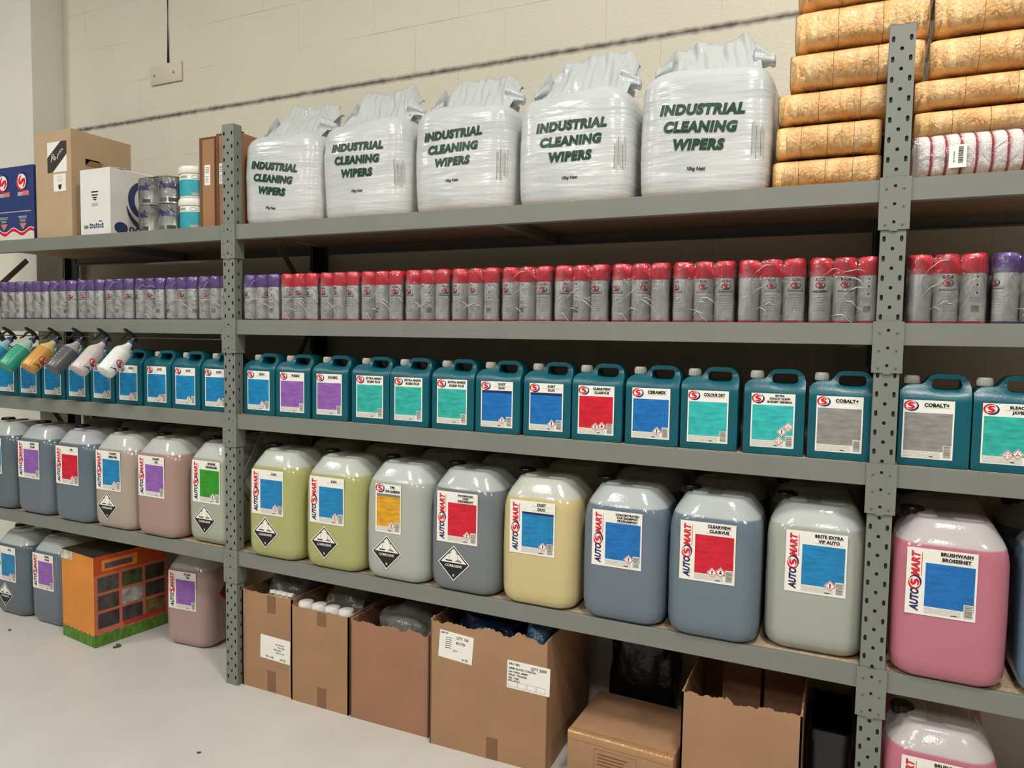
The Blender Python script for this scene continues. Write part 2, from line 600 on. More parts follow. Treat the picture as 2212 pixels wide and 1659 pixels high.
def plate_mesh():
    """connector: a sleeve that wraps the front and both sides of the post below each shelf"""
    mb = MB()
    w, hgt = 0.0395, 0.150
    third = 2 * w / 3
    perf(mb, lambda u, z: (u, -0.0045, z), 2 * w, 0, hgt, [(-w / 4, w / 4, 0.0042, 0.0045, 0.0)], GREY, pitch=0.05)
    for s in (-1, 1):
        mb.box(min(s * w, s * w / 4), max(s * w, s * w / 4), -0.0045, -0.0015, 0.004, hgt, GREY)
        mb.box(min(s * w, s * (w - 0.003)), max(s * w, s * (w - 0.003)), -0.0015, 0.05 if s > 0 else 0.004, 0.004, hgt, GREY)
    mb.add([(-w / 4, -0.0008, 0), (w / 4, -0.0008, 0), (w / 4, -0.0008, hgt), (-w / 4, -0.0008, hgt)], [(0, 1, 2, 3)], HOLE_SHADE)  # added dark sheet, painted shade behind the plate holes
    for s in (-1, 1):
        for z in (0.018, 0.068, 0.118):
            mb.lathe([(0.0046, 0), (0.0042, 0.0012), (0.002, 0.0018)], mat('rivet_grey', '#74756e', 0.5), 10,
                     xf=Matrix.Translation((s * 0.022, -0.0045, z)) @ Matrix.Rotation(R_(90), 4, 'X'))
            mb.lathe([(0.0019, 0.0019), (0.0016, 0.0021)], mat('rivet_core', '#26261f', 0.6), 8,
                     xf=Matrix.Translation((s * 0.022, -0.0045, z)) @ Matrix.Rotation(R_(90), 4, 'X'))
    return mb.mesh('connector_plate')
UPM, PLM = upright_mesh(), plate_mesh()
for fx in FRAMES:
    for front in (True, False):
        u = link('upright', UPM, rack, (fx, -0.003 if front else 0.608, 0), (0, 0, 0 if front else math.pi))
        for z in SHELF:
            link('connector_plate', PLM, u, (0, 0, z - 0.146))
for b in range(3):
    x0, x1 = FRAMES[b] + 0.0335, FRAMES[b + 1] - 0.0335
    for z in SHELF:
        for y0, y1, lip in ((0.0, 0.004, 0.026), (0.601, 0.605, -0.026)):
            mb = MB()
            mb.rbox(x0, x1, y0, y1, z - 0.063, z, GREY, 0.0012, 1)
            ya, yb = sorted((y1 if lip > 0 else y0, (y1 if lip > 0 else y0) + lip))
            mb.box(x0, x1, ya, yb, z - 0.063, z - 0.060, GREY)
            mb.box(x0, x1, ya, yb - (0.012 if lip > 0 else 0), z - 0.003, z, GREY)
            mb.build('beam', rack)
        mb = MB()
        mb.box(x0 - 0.02, x1 + 0.02, 0.0165, 0.598, z - 0.021, z - 0.0005, WOOD)
        mb.build('shelf_board', rack)
        mb = MB()
        xm = (x0 + x1) / 2
        mb.box(xm - 0.02, xm + 0.02, 0.005, 0.60, z - 0.058, z - 0.022, GREY)
        mb.build('crossbar', rack)
for fi, fx in enumerate(FRAMES):
    zz = [(0.57, 0.13), (0.06, 0.90), (0.57, 1.66), (0.305, 1.96)] if fi else [(0.06, 0.16), (0.57, 0.90), (0.06, 1.69), (0.325, 1.96)]
    for (ya, za), (yb, zb) in zip(zz[:-1], zz[1:]):
        d = Vector((0, yb - ya, zb - za))
        n = Vector((0, -d.z, d.y)).normalized() * 0.014
        mb = MB()
        pts = []
        for xx in (-0.003, 0.003):
            for p, s in ((Vector((0, ya, za)), -1), (Vector((0, yb, zb)), -1), (Vector((0, yb, zb)), 1), (Vector((0, ya, za)), 1)):
                pts.append((fx + xx, (p + s * n).y, (p + s * n).z))
        mb.add(pts, [(0, 1, 2, 3), (7, 6, 5, 4), (0, 4, 5, 1), (1, 5, 6, 2), (2, 6, 7, 3), (3, 7, 4, 0)], GREY)
        mb.build('brace', rack)
mb = MB()
mb.tube([(-1.90, -0.0255, 1.528), (-0.09, -0.0255, 1.528)], 0.0025, mat('rail_dark', '#3a3a38', 0.4, metal=0.6), 8)
for xx in (-1.9, -0.915, -0.09):
    mb.box(xx - 0.004, xx + 0.004, -0.028, 0.006, 1.527, 1.530, GREY)
    mb.box(xx - 0.004, xx + 0.004, 0.006, 0.009, 1.527, 1.553, GREY)
mb.build('hanging_rail', rack)

# things stand a hair above the boards
Z2, Z3, Z4, Z5 = Z2 + 0.0008, Z3 + 0.0008, Z4 + 0.0008, Z5 + 0.0008
# ------------------------------------------------------------------ big 25 litre cans
def plastic_can_material():
    """milky plastic: tinted by the liquid up to its level, milky white above (colour and level belong to each can)"""
    m = bpy.data.materials.new('milky_can_plastic')
    m.use_nodes = True
    nt = m.node_tree
    L = nt.links.new
    b = nt.nodes['Principled BSDF']
    b.inputs['Roughness'].default_value = 0.13
    b.inputs['Specular IOR Level'].default_value = 0.45
    oi = nt.nodes.new('ShaderNodeObjectInfo')
    tc = nt.nodes.new('ShaderNodeTexCoord')
    sp = nt.nodes.new('ShaderNodeSeparateXYZ')
    L(tc.outputs['Object'], sp.inputs[0])
    mr = nt.nodes.new('ShaderNodeMapRange')
    sub = nt.nodes.new('ShaderNodeMath')
    sub.operation = 'SUBTRACT'
    L(sp.outputs[2], sub.inputs[0])
    L(oi.outputs['Alpha'], sub.inputs[1])
    mr.inputs['From Min'].default_value = -0.003
    mr.inputs['From Max'].default_value = 0.003
    L(sub.outputs[0], mr.inputs['Value'])
    milk = nt.nodes.new('ShaderNodeMix')
    milk.data_type = 'RGBA'
    milk.inputs[0].default_value = 0.78
    L(oi.outputs['Color'], milk.inputs[6])
    milk.inputs[7].default_value = lin('#bcc2bf')
    mix = nt.nodes.new('ShaderNodeMix')
    mix.data_type = 'RGBA'
    L(mr.outputs[0], mix.inputs[0])
    L(oi.outputs['Color'], mix.inputs[6])
    L(milk.outputs[2], mix.inputs[7])
    L(mix.outputs[2], b.inputs['Base Color'])
    n = nt.nodes.new('ShaderNodeTexNoise')
    n.inputs['Scale'].default_value = 140
    L(tc.outputs['Object'], n.inputs['Vector'])
    bp = nt.nodes.new('ShaderNodeBump')
    bp.inputs['Strength'].default_value = 0.05
    bp.inputs['Distance'].default_value = 0.01
    L(n.outputs['Fac'], bp.inputs['Height'])
    L(bp.outputs[0], b.inputs['Normal'])
    return m
CANM = plastic_can_material()
LEVEL = 0.392

def can_body_mesh():
    mb = MB()
    lv = [(0.0, 0.034, 0.05), (0.004, 0.020, 0.055), (0.014, 0.009, 0.06), (0.032, 0.002, 0.06), (0.06, 0.0, 0.06), (0.20, -0.0012, 0.06),
          (0.345, 0.0, 0.062), (0.372, 0.002, 0.07), (0.390, 0.006, 0.076), (0.408, 0.014, 0.08), (0.432, 0.0285, 0.078),
          (0.446, 0.0375, 0.072), (0.4515, 0.044, 0.066), (0.4535, 0.052, 0.06), (0.454, 0.09, 0.04)]
    rings = [rrect(0.1435 - i, 0.140 - i, r, 6, z) for z, i, r in lv]
    mb.loft(rings, CANM)
    return mb.mesh('can_body', 55)

def can_handle_mesh():
    """moulded top: two low pads with a finger notch between them"""
    mb = MB()
    for xa, xb, h in ((-0.088, -0.026, 0.0600), (0.002, 0.090, 0.0575)):
        rings = []
        for z, i in ((0.440, -0.004), (0.448, 0.0), (h + 0.396, 0.004), (h + 0.399, 0.008), (h + 0.400, 0.014)):
            rings.append(rrect((xb - xa) / 2 - i, 0.074 - i, 0.02, 5, z, (xa + xb) / 2, 0.004))
        mb.loft(rings, CANM)
    return mb.mesh('top_handle', 60)

def can_cap_mesh():
    mb = MB()
    prof = [(0.030, 0.0), (0.031, 0.004), (0.031, 0.022), (0.029, 0.026), (0.024, 0.027)]
    mb.lathe(prof, BLACKM, 24)
    for k in range(24):
        a = 2 * math.pi * k / 24
        mb.lathe([(0.0022, 0.003), (0.0022, 0.021)], BLACKM, 5, c=(0.031 * math.cos(a), 0.031 * math.sin(a), 0))
    return mb.mesh('screw_cap')
CB, CH, CC = can_body_mesh(), can_handle_mesh(), can_cap_mesh()

def hazard_small(fl, cx, cz, r, sym='!'):
    def d(k):
        return [(cx, cz - k), (cx + k, cz), (cx, cz + k), (cx - k, cz)]
    fl.poly(d(r * 1.12), WHITE, 3)
    fl.poly(d(r), RED, 4)
    fl.poly(d(r * 0.82), WHITE, 5)
    if sym == '!':
        fl.text('!', cx, cz, r * 1.0, BLACK, 6, bold=0.05)
    elif sym == 'person':
        fl.disc(cx, cz + r * 0.32, r * 0.16, r * 0.16, BLACK, 6, 10)
        fl.poly([(cx - r * 0.3, cz - r * 0.3), (cx + r * 0.3, cz - r * 0.3), (cx + r * 0.2, cz + r * 0.12), (cx - r * 0.2, cz + r * 0.12)], BLACK, 6)
    elif sym == 'drops':
        for k in (-1, 1):
            fl.poly([(cx + k * r * .25 - r * .2, cz + r * .2), (cx + k * r * .25 + r * .16, cz + r * .28), (cx + k * r * .25 + r * .16, cz + r * .38), (cx + k * r * .25 - r * .2, cz + r * .3)], BLACK, 6)
            fl.rect(cx + k * r * .3 - r * .18, cz - r * .3, cx + k * r * .3 + r * .18, cz - r * .2, BLACK, 6)
            fl.disc(cx + k * r * .25, cz, r * .06, r * .09, BLACK, 6, 8)
    elif sym == 'tree':
        fl.stroke([(cx - r * .35, cz - r * .3), (cx - r * .1, cz), (cx + r * .05, cz + r * .35)], r * .12, BLACK, 6)
        fl.stroke([(cx - r * .1, cz - r * .3), (cx + r * .15, cz - r * .12), (cx + r * .4, cz - r * .3)], r * .14, BLACK, 6)

def barcode(fl, x0, z0, x1, z1, lv=3, seed=1):
    rnd = random.Random(seed)
    fl.rect(x0, z0, x1, z1, OFFWHITE, lv)
    z = z0 + (z1 - z0) * 0.06
    while z < z1 - (z1 - z0) * 0.1:
        h = (z1 - z0) * rnd.choice((0.03, 0.05, 0.08))
        fl.rect(x0 + (x1 - x0) * 0.12, z, x1 - (x1 - x0) * 0.12, min(z + h, z1), GREYINK, lv + 1)
        z += h + (z1 - z0) * rnd.choice((0.03, 0.05))

def fine_line(fl, x0, x1, z, lv=3):
    fl.rect(x0, z - 0.0004, x1, z + 0.0004, PALEINK, lv)

def big_label(panelkey, lines, band=False, hz=(), seed=1, swirl_only=False):
    """label of a big can; x from 0 to .171, z from 0 to .19"""
    W, Hh = 0.171, 0.190
    fl = Flat()
    if swirl_only:
        W = 0.118
        fl.rect(0, 0, W, Hh, WHITE, 0)
        fl.rect(0.006, 0.024, W - 0.004, 0.142, PANEL[panelkey], 1)
        fl.rect(0.006, 0.142, W - 0.004, 0.152, GREYINK, 1)
        fl.logo(0.022, 0.173, 0.020, RED, NAVY, WHITE, 2)
        px0, px1 = 0.046, W - 0.006
        bz = 0.024
    else:
        fl.rect(0, 0, W, Hh, WHITE, 0)
        fl.rect(0.047, 0.026, W - 0.005, 0.150, PANEL[panelkey], 1)
        if band:
            fl.rect(0.047, 0.143, W - 0.005, 0.151, NAVY, 2)
        sx = 0.022
        fl.text('AUTO', sx, 0.042, 0.0215, NAVY, 3, maxw=0.066, rot=90, bold=0.05, shear=0.22, fit=True)
        fl.logo(sx, 0.0915, 0.0205, RED, NAVY, WHITE, 2, rot=90, squash=0.8)
        fl.text('MART', sx, 0.1455, 0.0215, RED, 3, maxw=0.072, rot=90, bold=0.05, shear=0.22, fit=True)
        fl.rect(0.0365, 0.112, 0.0382, 0.178, RED, 2)
        px0, px1 = 0.078, W - 0.008
        bz = 0.026
    n = len(lines)
    top = Hh - 0.008
    for i, t in enumerate(lines):
        z = top - 0.003 - (0.031 / max(n, 2)) * i - (0.004 if n == 1 else 0)
        fl.text(t, (px0 + px1) / 2, z, 0.0075 if n > 2 else 0.0098, BLACK, 3, maxw=px1 - px0, bold=0.055)
        fine_line(fl, px0 + 0.004, px1 - 0.004, z - 0.0062)
    x = W - 0.030
    fl.rect(0.047 if not swirl_only else 0.006, 0.006, W - 0.034, bz - 0.002, OFFWHITE, 1)
    fl.rect(W - 0.058, 0.008, W - 0.044, 0.0105, BLACK, 3)
    barcode(fl, W - 0.029, 0.008, W - 0.006, 0.046, 3, seed)
    k = len(hz)
    for i, h in enumerate(hz):
        hazard_small(fl, W - 0.043 - 0.0255 * i, bz + 0.006 + (0.004 if i == 0 and k > 1 else 0), 0.0150, h)
    return fl, W

def corrosive(fl, cx, cz, r=0.067):
    def d(k):
        return [(cx, cz - k), (cx + k, cz), (cx, cz + k), (cx - k, cz)]
    fl.poly(d(r), WHITE, 0)
    fl.poly(d(r * 0.93), BLACK, 1)
    k = r * 0.87
    fl.poly([(cx - k + 0.004, cz + 0.002), (cx + k - 0.004, cz + 0.002), (cx, cz + k - 0.002)], WHITE, 2)
    fl.text('CORROSIVE', cx, cz - 0.0095, 0.0095, WHITE, 3, maxw=0.074, bold=0.02)
    fl.text('8', cx, cz - 0.045, 0.0095, WHITE, 3, bold=0.02)
    fl.rect(cx - 0.034, cz + 0.007, cx - 0.006, cz + 0.012, BLACK, 3)
    fl.poly([(cx + 0.004, cz + 0.008), (cx + 0.034, cz + 0.006), (cx + 0.034, cz + 0.011), (cx + 0.018, cz + 0.016)], GREYINK, 3)
    for s in (-1, 1):
        fl.stroke([(cx + s * 0.010, cz + 0.041), (cx + s * 0.020, cz + 0.034)], 0.004, GREYINK, 3)
        fl.disc(cx + s * 0.017, cz + 0.026, 0.0015, 0.003, GREYINK, 3, 8)
        fl.disc(cx + s * 0.018, cz + 0.019, 0.0015, 0.003, GREYINK, 3, 8)
    return fl

_LB = {}
def big_can(x, y, z, colour, label, group, lab=None, diamond=False, rot=0.0, level=LEVEL, side_diamond=False, dx=0.0):
    t = thing('plastic_jerrycan', label, 'jerrycan', (x, y, z), rot, group)
    c = lin(colour)
    for nm, me, lo in (('body', CB, (0, 0, 0)), ('top_handle', CH, (0, 0, 0))):
        o = link(nm, me, t, lo)
        o.color = (c[0], c[1], c[2], level)
    link('screw_cap', CC, t, (-0.094, -0.005, 0.444))
    if lab:
        key = repr(lab)
        if key not in _LB:
            fl, W = big_label(**lab)
            _LB[key] = fl.mesh('printed_label')
        link('printed_label', _LB[key], t, (dx - 0.1000 + (0.02 if lab.get('swirl_only') else 0), -0.1422, 0.190))
    if diamond:
        if 'dia' not in _LB:
            _LB['dia'] = corrosive(Flat(), 0, 0).mesh('hazard_label')
        link('hazard_label', _LB['dia'], t, (dx - 0.027, -0.1422, 0.113))
    if side_diamond:
        fl = Flat()
        k = 0.066
        fl.poly([(0, -k), (k, 0), (0, k), (-k, 0)], mat('hazard_dark_red', '#8c1410', 0.45), 0)
        fl.build('hazard_label', t, (0.1448, 0.0, 0.265), fn=on_side)
    return t

YEL, PALE, GB, SAND = '#a6a66c', '#a5a9a1', '#6f7578', '#c6b684'
BLU, BLU2, GRY = '#667280', '#667480', '#9fa399'
G = 'big plastic jerrycans on the low shelf'
S2 = (Z2, 0.127)
cans = [
    # x, colour, label, print, diamond
    (-1.715, '#5c676d', 'dark blue-grey jerrycan with a blue label and corrosive diamond, cut by the picture edge', dict(panelkey='blue', lines=['G101'], hz=('!',), seed=1), True),
    (-1.405, '#646e78', 'blue-grey jerrycan with a purple label, on the low shelf near its left end', dict(panelkey='purple', lines=['FUSSO', 'FOAM'], seed=2), False),
    (-1.088, '#5f6d77', 'blue-grey jerrycan with a red label low on its front, between purple and blue labels', dict(panelkey='red', lines=['TFR'], hz=('!',), seed=3), False),
    (-0.793, '#a5978a', 'pinkish beige jerrycan with a blue label over a corrosive diamond', dict(panelkey='blue', lines=['TRAFFIC', 'REMOVER'], hz=('!',), seed=4), True),
    (-0.494, '#a2867c', 'pink-brown jerrycan with a purple label, second left of the post', dict(panelkey='purple', lines=['FOAMY', 'TFR'], hz=(), seed=5), False),
    (-0.190, '#a0a494', 'pale greenish jerrycan with the only green label, just left of the post', dict(panelkey='green', lines=['ENGINE', 'DEGREASER'], hz=('!',), seed=6), True),
    (0.207, YEL, 'yellow-green jerrycan with blue label and corrosive diamond, beside the left post', dict(panelkey='blue', lines=['G101'], hz=('!',), seed=7), True),
    (0.520, YEL, 'yellow-green jerrycan with blue label and corrosive diamond, beside the amber-labelled one', dict(panelkey='blue', lines=['G101'], hz=('!',), seed=8), True),
    (0.822, PALE, 'pale grey jerrycan with the only amber label, over a corrosive diamond', dict(panelkey='amber', lines=['TFR', 'NON ALUMINIUM'], hz=('!',), seed=9, swirl_only=True), True),
    (1.118, GB, 'slate grey jerrycan with a red label over a corrosive diamond', dict(panelkey='red', lines=['POWERWASH', 'CARE', 'DEGOMMANT'], hz=('!',), seed=10), True),
    (1.416, SAND, 'sandy yellow jerrycan with a blue label topped by a dark band', dict(panelkey='blue', lines=['DUST', 'DUO'], band=True, hz=('!',), seed=11), False),
    (1.724, BLU, 'blue-grey jerrycan with a blue label, between sandy yellow and red-labelled jerrycans', dict(panelkey='royal', lines=['CONCENTRATED', 'CAR SHAMPOO', 'PROSHAMPOO'], hz=('!',), seed=12), False),
    (2.020, BLU2, 'blue-grey jerrycan with a red label and two small hazard signs', dict(panelkey='red', lines=['CLEARVIEW', 'CLAIRVUE'], hz=('person', '!'), seed=13), False),
    (2.318, GRY, 'pale grey jerrycan with a blue label, just left of the right-hand post', dict(panelkey='blue', lines=['BRITE EXTRA', 'VIF AUTO'], hz=('!',), seed=14), False),
    (2.670, '#b76e7c', 'pink jerrycan with a blue label on the shelf right of the post', dict(panelkey='royal', lines=['BRUSHWASH', 'BROSSENET'], seed=15), False),
    (2.985, '#66849a', 'blue jerrycan cut by the picture edge, beside the pink one', dict(panelkey='blue', lines=['WASH'], seed=16), False),
]
rr = random.Random(5)
for x, colr, lb, pr, dia in cans:
    tuck = 0.032 if x in (-0.190, 2.318) else 0.0      # two cans stand partly behind the posts
    big_can(x, 0.122 + tuck + rr.uniform(-0.004, 0.004), Z2, colr, lb, G, pr, dia, rot=R_(rr.uniform(-0.7, 0.7)), level=LEVEL + rr.uniform(-0.004, 0.003), dx={2.318: 0.016, -0.190: 0.008, 2.670: -0.010}.get(x, 0.0))
back = [(-1.435, '#6b5f58'), (-1.135, '#5f5a55'), (-0.835, '#7a6a60'), (-0.535, '#9a7a70'), (-0.235, '#8d8c78'), (0.21, '#b3b27e'), (0.51, '#b4b088'), (0.81, '#aeb0a4'),
        (1.11, '#98968a'), (1.41, '#b7a878'), (1.705, '#5c6670'), (2.0, '#5a646e'), (2.295, '#8e9084'), (2.68, '#a45c6c'), (2.98, '#587488')]
nm = ['purple-labelled jerrycan near the left end', 'first red-labelled jerrycan', 'pinkish beige jerrycan', 'pink-brown jerrycan', 'green-labelled jerrycan', 'yellow-green jerrycan beside the post',
      'second yellow-green jerrycan', 'amber-labelled jerrycan', 'slate grey jerrycan', 'sandy yellow jerrycan', 'blue-labelled blue-grey jerrycan', 'red-labelled blue-grey jerrycan', 'pale grey jerrycan by the right post', 'pink shelf jerrycan', 'blue jerrycan at the picture edge']
for (x, c2), nn in zip(back, nm):
    big_can(x, 0.45, Z2, c2, 'dim jerrycan standing behind the ' + nn, 'jerrycans in the back row', level=0.39)
# on the floor
GF = 'jerrycans on the floor'
big_can(-1.715, 0.18, 0.0, '#5c676d', 'dark blue-grey jerrycan on the floor, blue label and diamond, at the picture edge', GF, dict(panelkey='blue', lines=['G101'], hz=('!',), seed=1), True)
big_can(-1.405, 0.185, 0.0, '#646e78', 'blue-grey jerrycan with purple label on the floor beside the orange box', GF, dict(panelkey='purple', lines=['FUSSO', 'FOAM'], seed=2), False)
big_can(-0.545, 0.318, 0.0, '#a98c86', 'brownish pink jerrycan on the floor between orange box and post', GF, dict(panelkey='purple', lines=['FOAMY', 'TFR'], hz=(), seed=5), False, rot=R_(5), side_diamond=True)
big_can(2.671, 0.122, 0.0, '#b76e7c', 'pink jerrycan with blue label standing on the floor right of the post', GF, dict(panelkey='royal', lines=['BRUSHWASH', 'BROSSENET'], seed=15), False)
big_can(2.68, 0.45, 0.0, '#a45c6c', 'dim pink jerrycan standing behind the pink one on the floor', GF)

# ------------------------------------------------------------------ teal 5 litre cans
TEAL = mat('teal_plastic', '#075562', 0.34, spec=0.45, var=0.06, vscale=9, bump=0.06, bscale=200)
def teal_body_mesh():
    bm = bmesh.new()
    hw = 0.0885
    outl = [(-hw, 0.004), (-hw + 0.004, 0.0), (hw - 0.004, 0.0), (hw, 0.004), (hw, 0.226), (hw - 0.006, 0.246), (hw - 0.018, 0.258), (hw - 0.034, 0.264), (0.006, 0.264),
            (-0.010, 0.260), (-0.019, 0.249), (-0.026, 0.239), (-0.032, 0.234), (-0.066, 0.232), (-0.078, 0.226), (-hw, 0.214)]
    hc = (0.0285, 0.2345)
    hole = []
    for k in range(16):
        a = 2 * math.pi * k / 16
        ca, sa = math.cos(a), math.sin(a)
        e = 0.55
        hole.append((hc[0] + 0.0375 * math.copysign(abs(ca) ** e, ca) - 0.006 * sa * 0, hc[1] + 0.0160 * math.copysign(abs(sa) ** e, sa)))
    vo = [bm.verts.new((x, 0, z)) for x, z in outl]
    vh = [bm.verts.new((x, 0, z)) for x, z in hole]
    es = []
    for lp in (vo, vh):
        for i in range(len(lp)):
            es.append(bm.edges.new((lp[i], lp[(i + 1) % len(lp)])))
    bmesh.ops.triangle_fill(bm, edges=es, use_beauty=True)
    for z in (0.03, 0.1, 0.185, 0.196, 0.206, 0.214, 0.226, 0.24, 0.25):
        g = list(bm.verts) + list(bm.edges) + list(bm.faces)
        bmesh.ops.bisect_plane(bm, geom=g, plane_co=(0, 0, z), plane_no=(0, 0, 1))
    for x in (-0.06, -0.02, 0.07):
        g = list(bm.verts) + list(bm.edges) + list(bm.faces)
        bmesh.ops.bisect_plane(bm, geom=g, plane_co=(x, 0, 0), plane_no=(1, 0, 0))
    def half(x, z):
        q = 0.0625
        if z > 0.19:
            k = min(1, (z - 0.19) / 0.062)
            q = 0.0625 - 0.031 * (k * k * (3 - 2 * k))
        # dished recess around the hand hole
        d = math.hypot((x - hc[0]) / 0.060, (z - hc[1]) / 0.036)
        if d < 1.0 and z < 0.25:
            q -= 0.011 * (1 - d)
        return q
    faces0 = list(bm.faces)
    ret = bmesh.ops.extrude_face_region(bm, geom=faces0)
    newv = [g for g in ret['geom'] if isinstance(g, bmesh.types.BMVert)]
    ns = set(newv)
    for v in bm.verts:
        h = half(v.co.x, v.co.z)
        v.co.y = h if v in ns else -h
    bmesh.ops.remove_doubles(bm, verts=bm.verts, dist=1e-5)
    bmesh.ops.recalc_face_normals(bm, faces=bm.faces)
    eg = [e for e in bm.edges if len(e.link_faces) == 2 and e.calc_face_angle(0) > R_(48)]
    bmesh.ops.bevel(bm, geom=eg, offset=0.009, segments=3, profile=0.5, affect='EDGES', clamp_overlap=True)
    mb = MB()
    mb.addbm(bm, TEAL, True)
    return mb.mesh('can_body', 50)

def teal_cap_mesh():
    CAPM = mat('cap_white', '#cfccc4', 0.5, var=0.06, vscale=200)
    mb = MB()
    mb.lathe([(0.016, -0.006), (0.016, 0.002)], TEAL, 20)
    mb.lathe([(0.0185, 0.001), (0.019, 0.003), (0.019, 0.021), (0.0175, 0.0245), (0.012, 0.025)], CAPM, 24)
    for k in range(20):
        a = 2 * math.pi * k / 20
        mb.lathe([(0.0014, 0.003), (0.0014, 0.019)], CAPM, 5, c=(0.019 * math.cos(a), 0.019 * math.sin(a), 0))
    return mb.mesh('screw_cap')
TB, TCm = teal_body_mesh(), teal_cap_mesh()

def small_label(panelkey, lines, band=False, hz=(), seed=1, hzpos=None):
    W, Hh = 0.127, 0.167
    fl = Flat()
    fl.rect(0, 0, W, Hh, WHITE, 0)
    fl.rect(0.004, 0.022, W - 0.004, 0.131, PANEL[panelkey], 1)
    if band:
        fl.rect(0.004, 0.125, W - 0.004, 0.134, NAVY, 2)
    fl.logo(0.020, 0.1505, 0.0185, RED, NAVY, WHITE, 2, squash=0.8)
    n = len(lines)
    x0, x1 = 0.044, W - 0.005
    zs = {1: [0.154], 2: [0.157, 0.1435], 3: [0.1605, 0.152, 0.1415]}[n]
    for i, (t, z) in enumerate(zip(lines, zs)):
        fl.text(t, (x0 + x1) / 2, z, {1: 0.0105, 2: 0.0085, 3: 0.0064}[n], BLACK, 3, maxw=(x1 - x0) * (0.85 if n == 1 else 1), bold=0.055)
    fine_line(fl, x0 + 0.008, x1 - 0.008, zs[0] - 0.0072 if n < 3 else 0.1468)
    fl.rect(0.004, 0.003, W - 0.03, 0.020, OFFWHITE, 1)
    fl.rect(W - 0.058, 0.006, W - 0.048, 0.0082, BLACK, 3)
    barcode(fl, W - 0.025, 0.006, W - 0.004, 0.040, 3, seed)
    for i, h in enumerate(hz):
        p = hzpos[i] if hzpos else (W - 0.041 - 0.023 * i, 0.026 + (0.004 if i == 0 and len(hz) > 1 else 0))
        hazard_small(fl, p[0], p[1], 0.0135, h)
    return fl

GT = 'teal handled cans on the third shelf'
tealdata = []
x = -0.593 + 0.0635
behind = ['white', 'pinkish white', 'dark grey', 'orange', 'green', 'blue']
for k in range(9):
    xx = x + 0.0 - 0.0 * k
    if k == 0:
        cx = -0.149
    cx = -0.149 - 0.1895 * k
    if k < 3:
        lb = ['teal can with a blue label, just left of the tall front post', 'teal can with a blue label, second left of the tall post', 'teal can with a blue label, third left of the tall post'][k]
    else:
        lb = 'blue-labelled teal can standing behind the hanging %s spray bottle' % behind[k - 3]
    tealdata.append((cx, lb, dict(panelkey='blue', lines=['G101'], hz=('!',), seed=20)))
RP = dict(panelkey='turquoise', lines=['EXTRA MARKS', 'ROSIN PLUS'], seed=22)
mid = [
    ('teal can with a blue label, just right of the left-hand post', dict(panelkey='blue', lines=['G101'], hz=('drops',), seed=21)),
    ('teal can with a purple label, next to the blue-labelled can by the post', dict(panelkey='purple', lines=['FUSSO'], seed=23)),
    ('teal can with a purple label, next to the first turquoise label', dict(panelkey='purple', lines=['KANSO'], seed=24)),
    ('teal can with a turquoise label, beside the purple-labelled cans', RP),
    ('teal can with a turquoise label, middle one of the three turquoise neighbours', RP),
    ('teal can with a turquoise label, beside the dark-banded blue label', RP),
    ('teal can whose blue label has a dark band, beside the turquoise label', dict(panelkey='royal', lines=['DUST', 'DUO'], band=True, hz=('!',), seed=25)),
    ('teal can whose blue label has a dark band, beside the red-labelled can', dict(panelkey='royal', lines=['DUST', 'DUO'], band=True, hz=('!',), seed=26)),
    ('teal can with the only red label on its shelf', dict(panelkey='red', lines=['CLEARVIEW', 'CLAIRVUE'], hz=('person', '!'), seed=27)),
    ('teal can with a plain blue label, right of the red-labelled can', dict(panelkey='royal', lines=['CERAMIX'], hz=('!',), seed=28)),
    ('teal can with a plain turquoise label, right of the plain blue one', dict(panelkey='cyan', lines=['COLOUR DRY'], seed=29)),
    ('teal can with a turquoise label carrying three hazard diamonds', dict(panelkey='cyan', lines=['EXTRA', 'COACH CLEAN', 'BUDGET GENERAL'], hz=('tree', '!', 'drops'), seed=30, hzpos=((0.110, 0.066), (0.092, 0.050), (0.084, 0.022)))),
    ('teal can with a grey label, just left of the right-hand post', dict(panelkey='grey', lines=['COBALT+'], seed=31)),
]
lefts = [0.035, 0.216, 0.41, 0.606, 0.791, 0.982, 1.17, 1.361, 1.546, 1.737, 1.919, 2.115, 2.304]
for L0, (lb, pr) in zip(lefts, mid):
    tealdata.append((L0 + 0.0635 + 0.004, lb, pr))
tealdata.append((2.614, 'teal can with a grey label, just right of the right-hand post', dict(panelkey='grey', lines=['COBALT+'], seed=32)))
tealdata.append((2.795, 'teal can with a turquoise label, cut by the right picture edge', dict(panelkey='turquoise', lines=['BLEACH', 'JAVEL'], hz=('tree', 'drops'), seed=33)))
for cx, lb, pr in tealdata:
    t = thing('handled_can', lb, 'can', (cx, 0.0945 + rr.uniform(-0.003, 0.003), Z3), R_(rr.uniform(-1.5, 1.5)), GT)
    link('body', TB, t)
    link('screw_cap', TCm, t, (-0.057, 0.0, 0.232))
    key = 'S' + repr(pr)
    if key not in _LB:
        _LB[key] = small_label(**pr).mesh('printed_label')
    link('printed_label', _LB[key], t, (-0.0665 - (0.012 if cx == 2.614 else 0), -0.0628, 0.022))
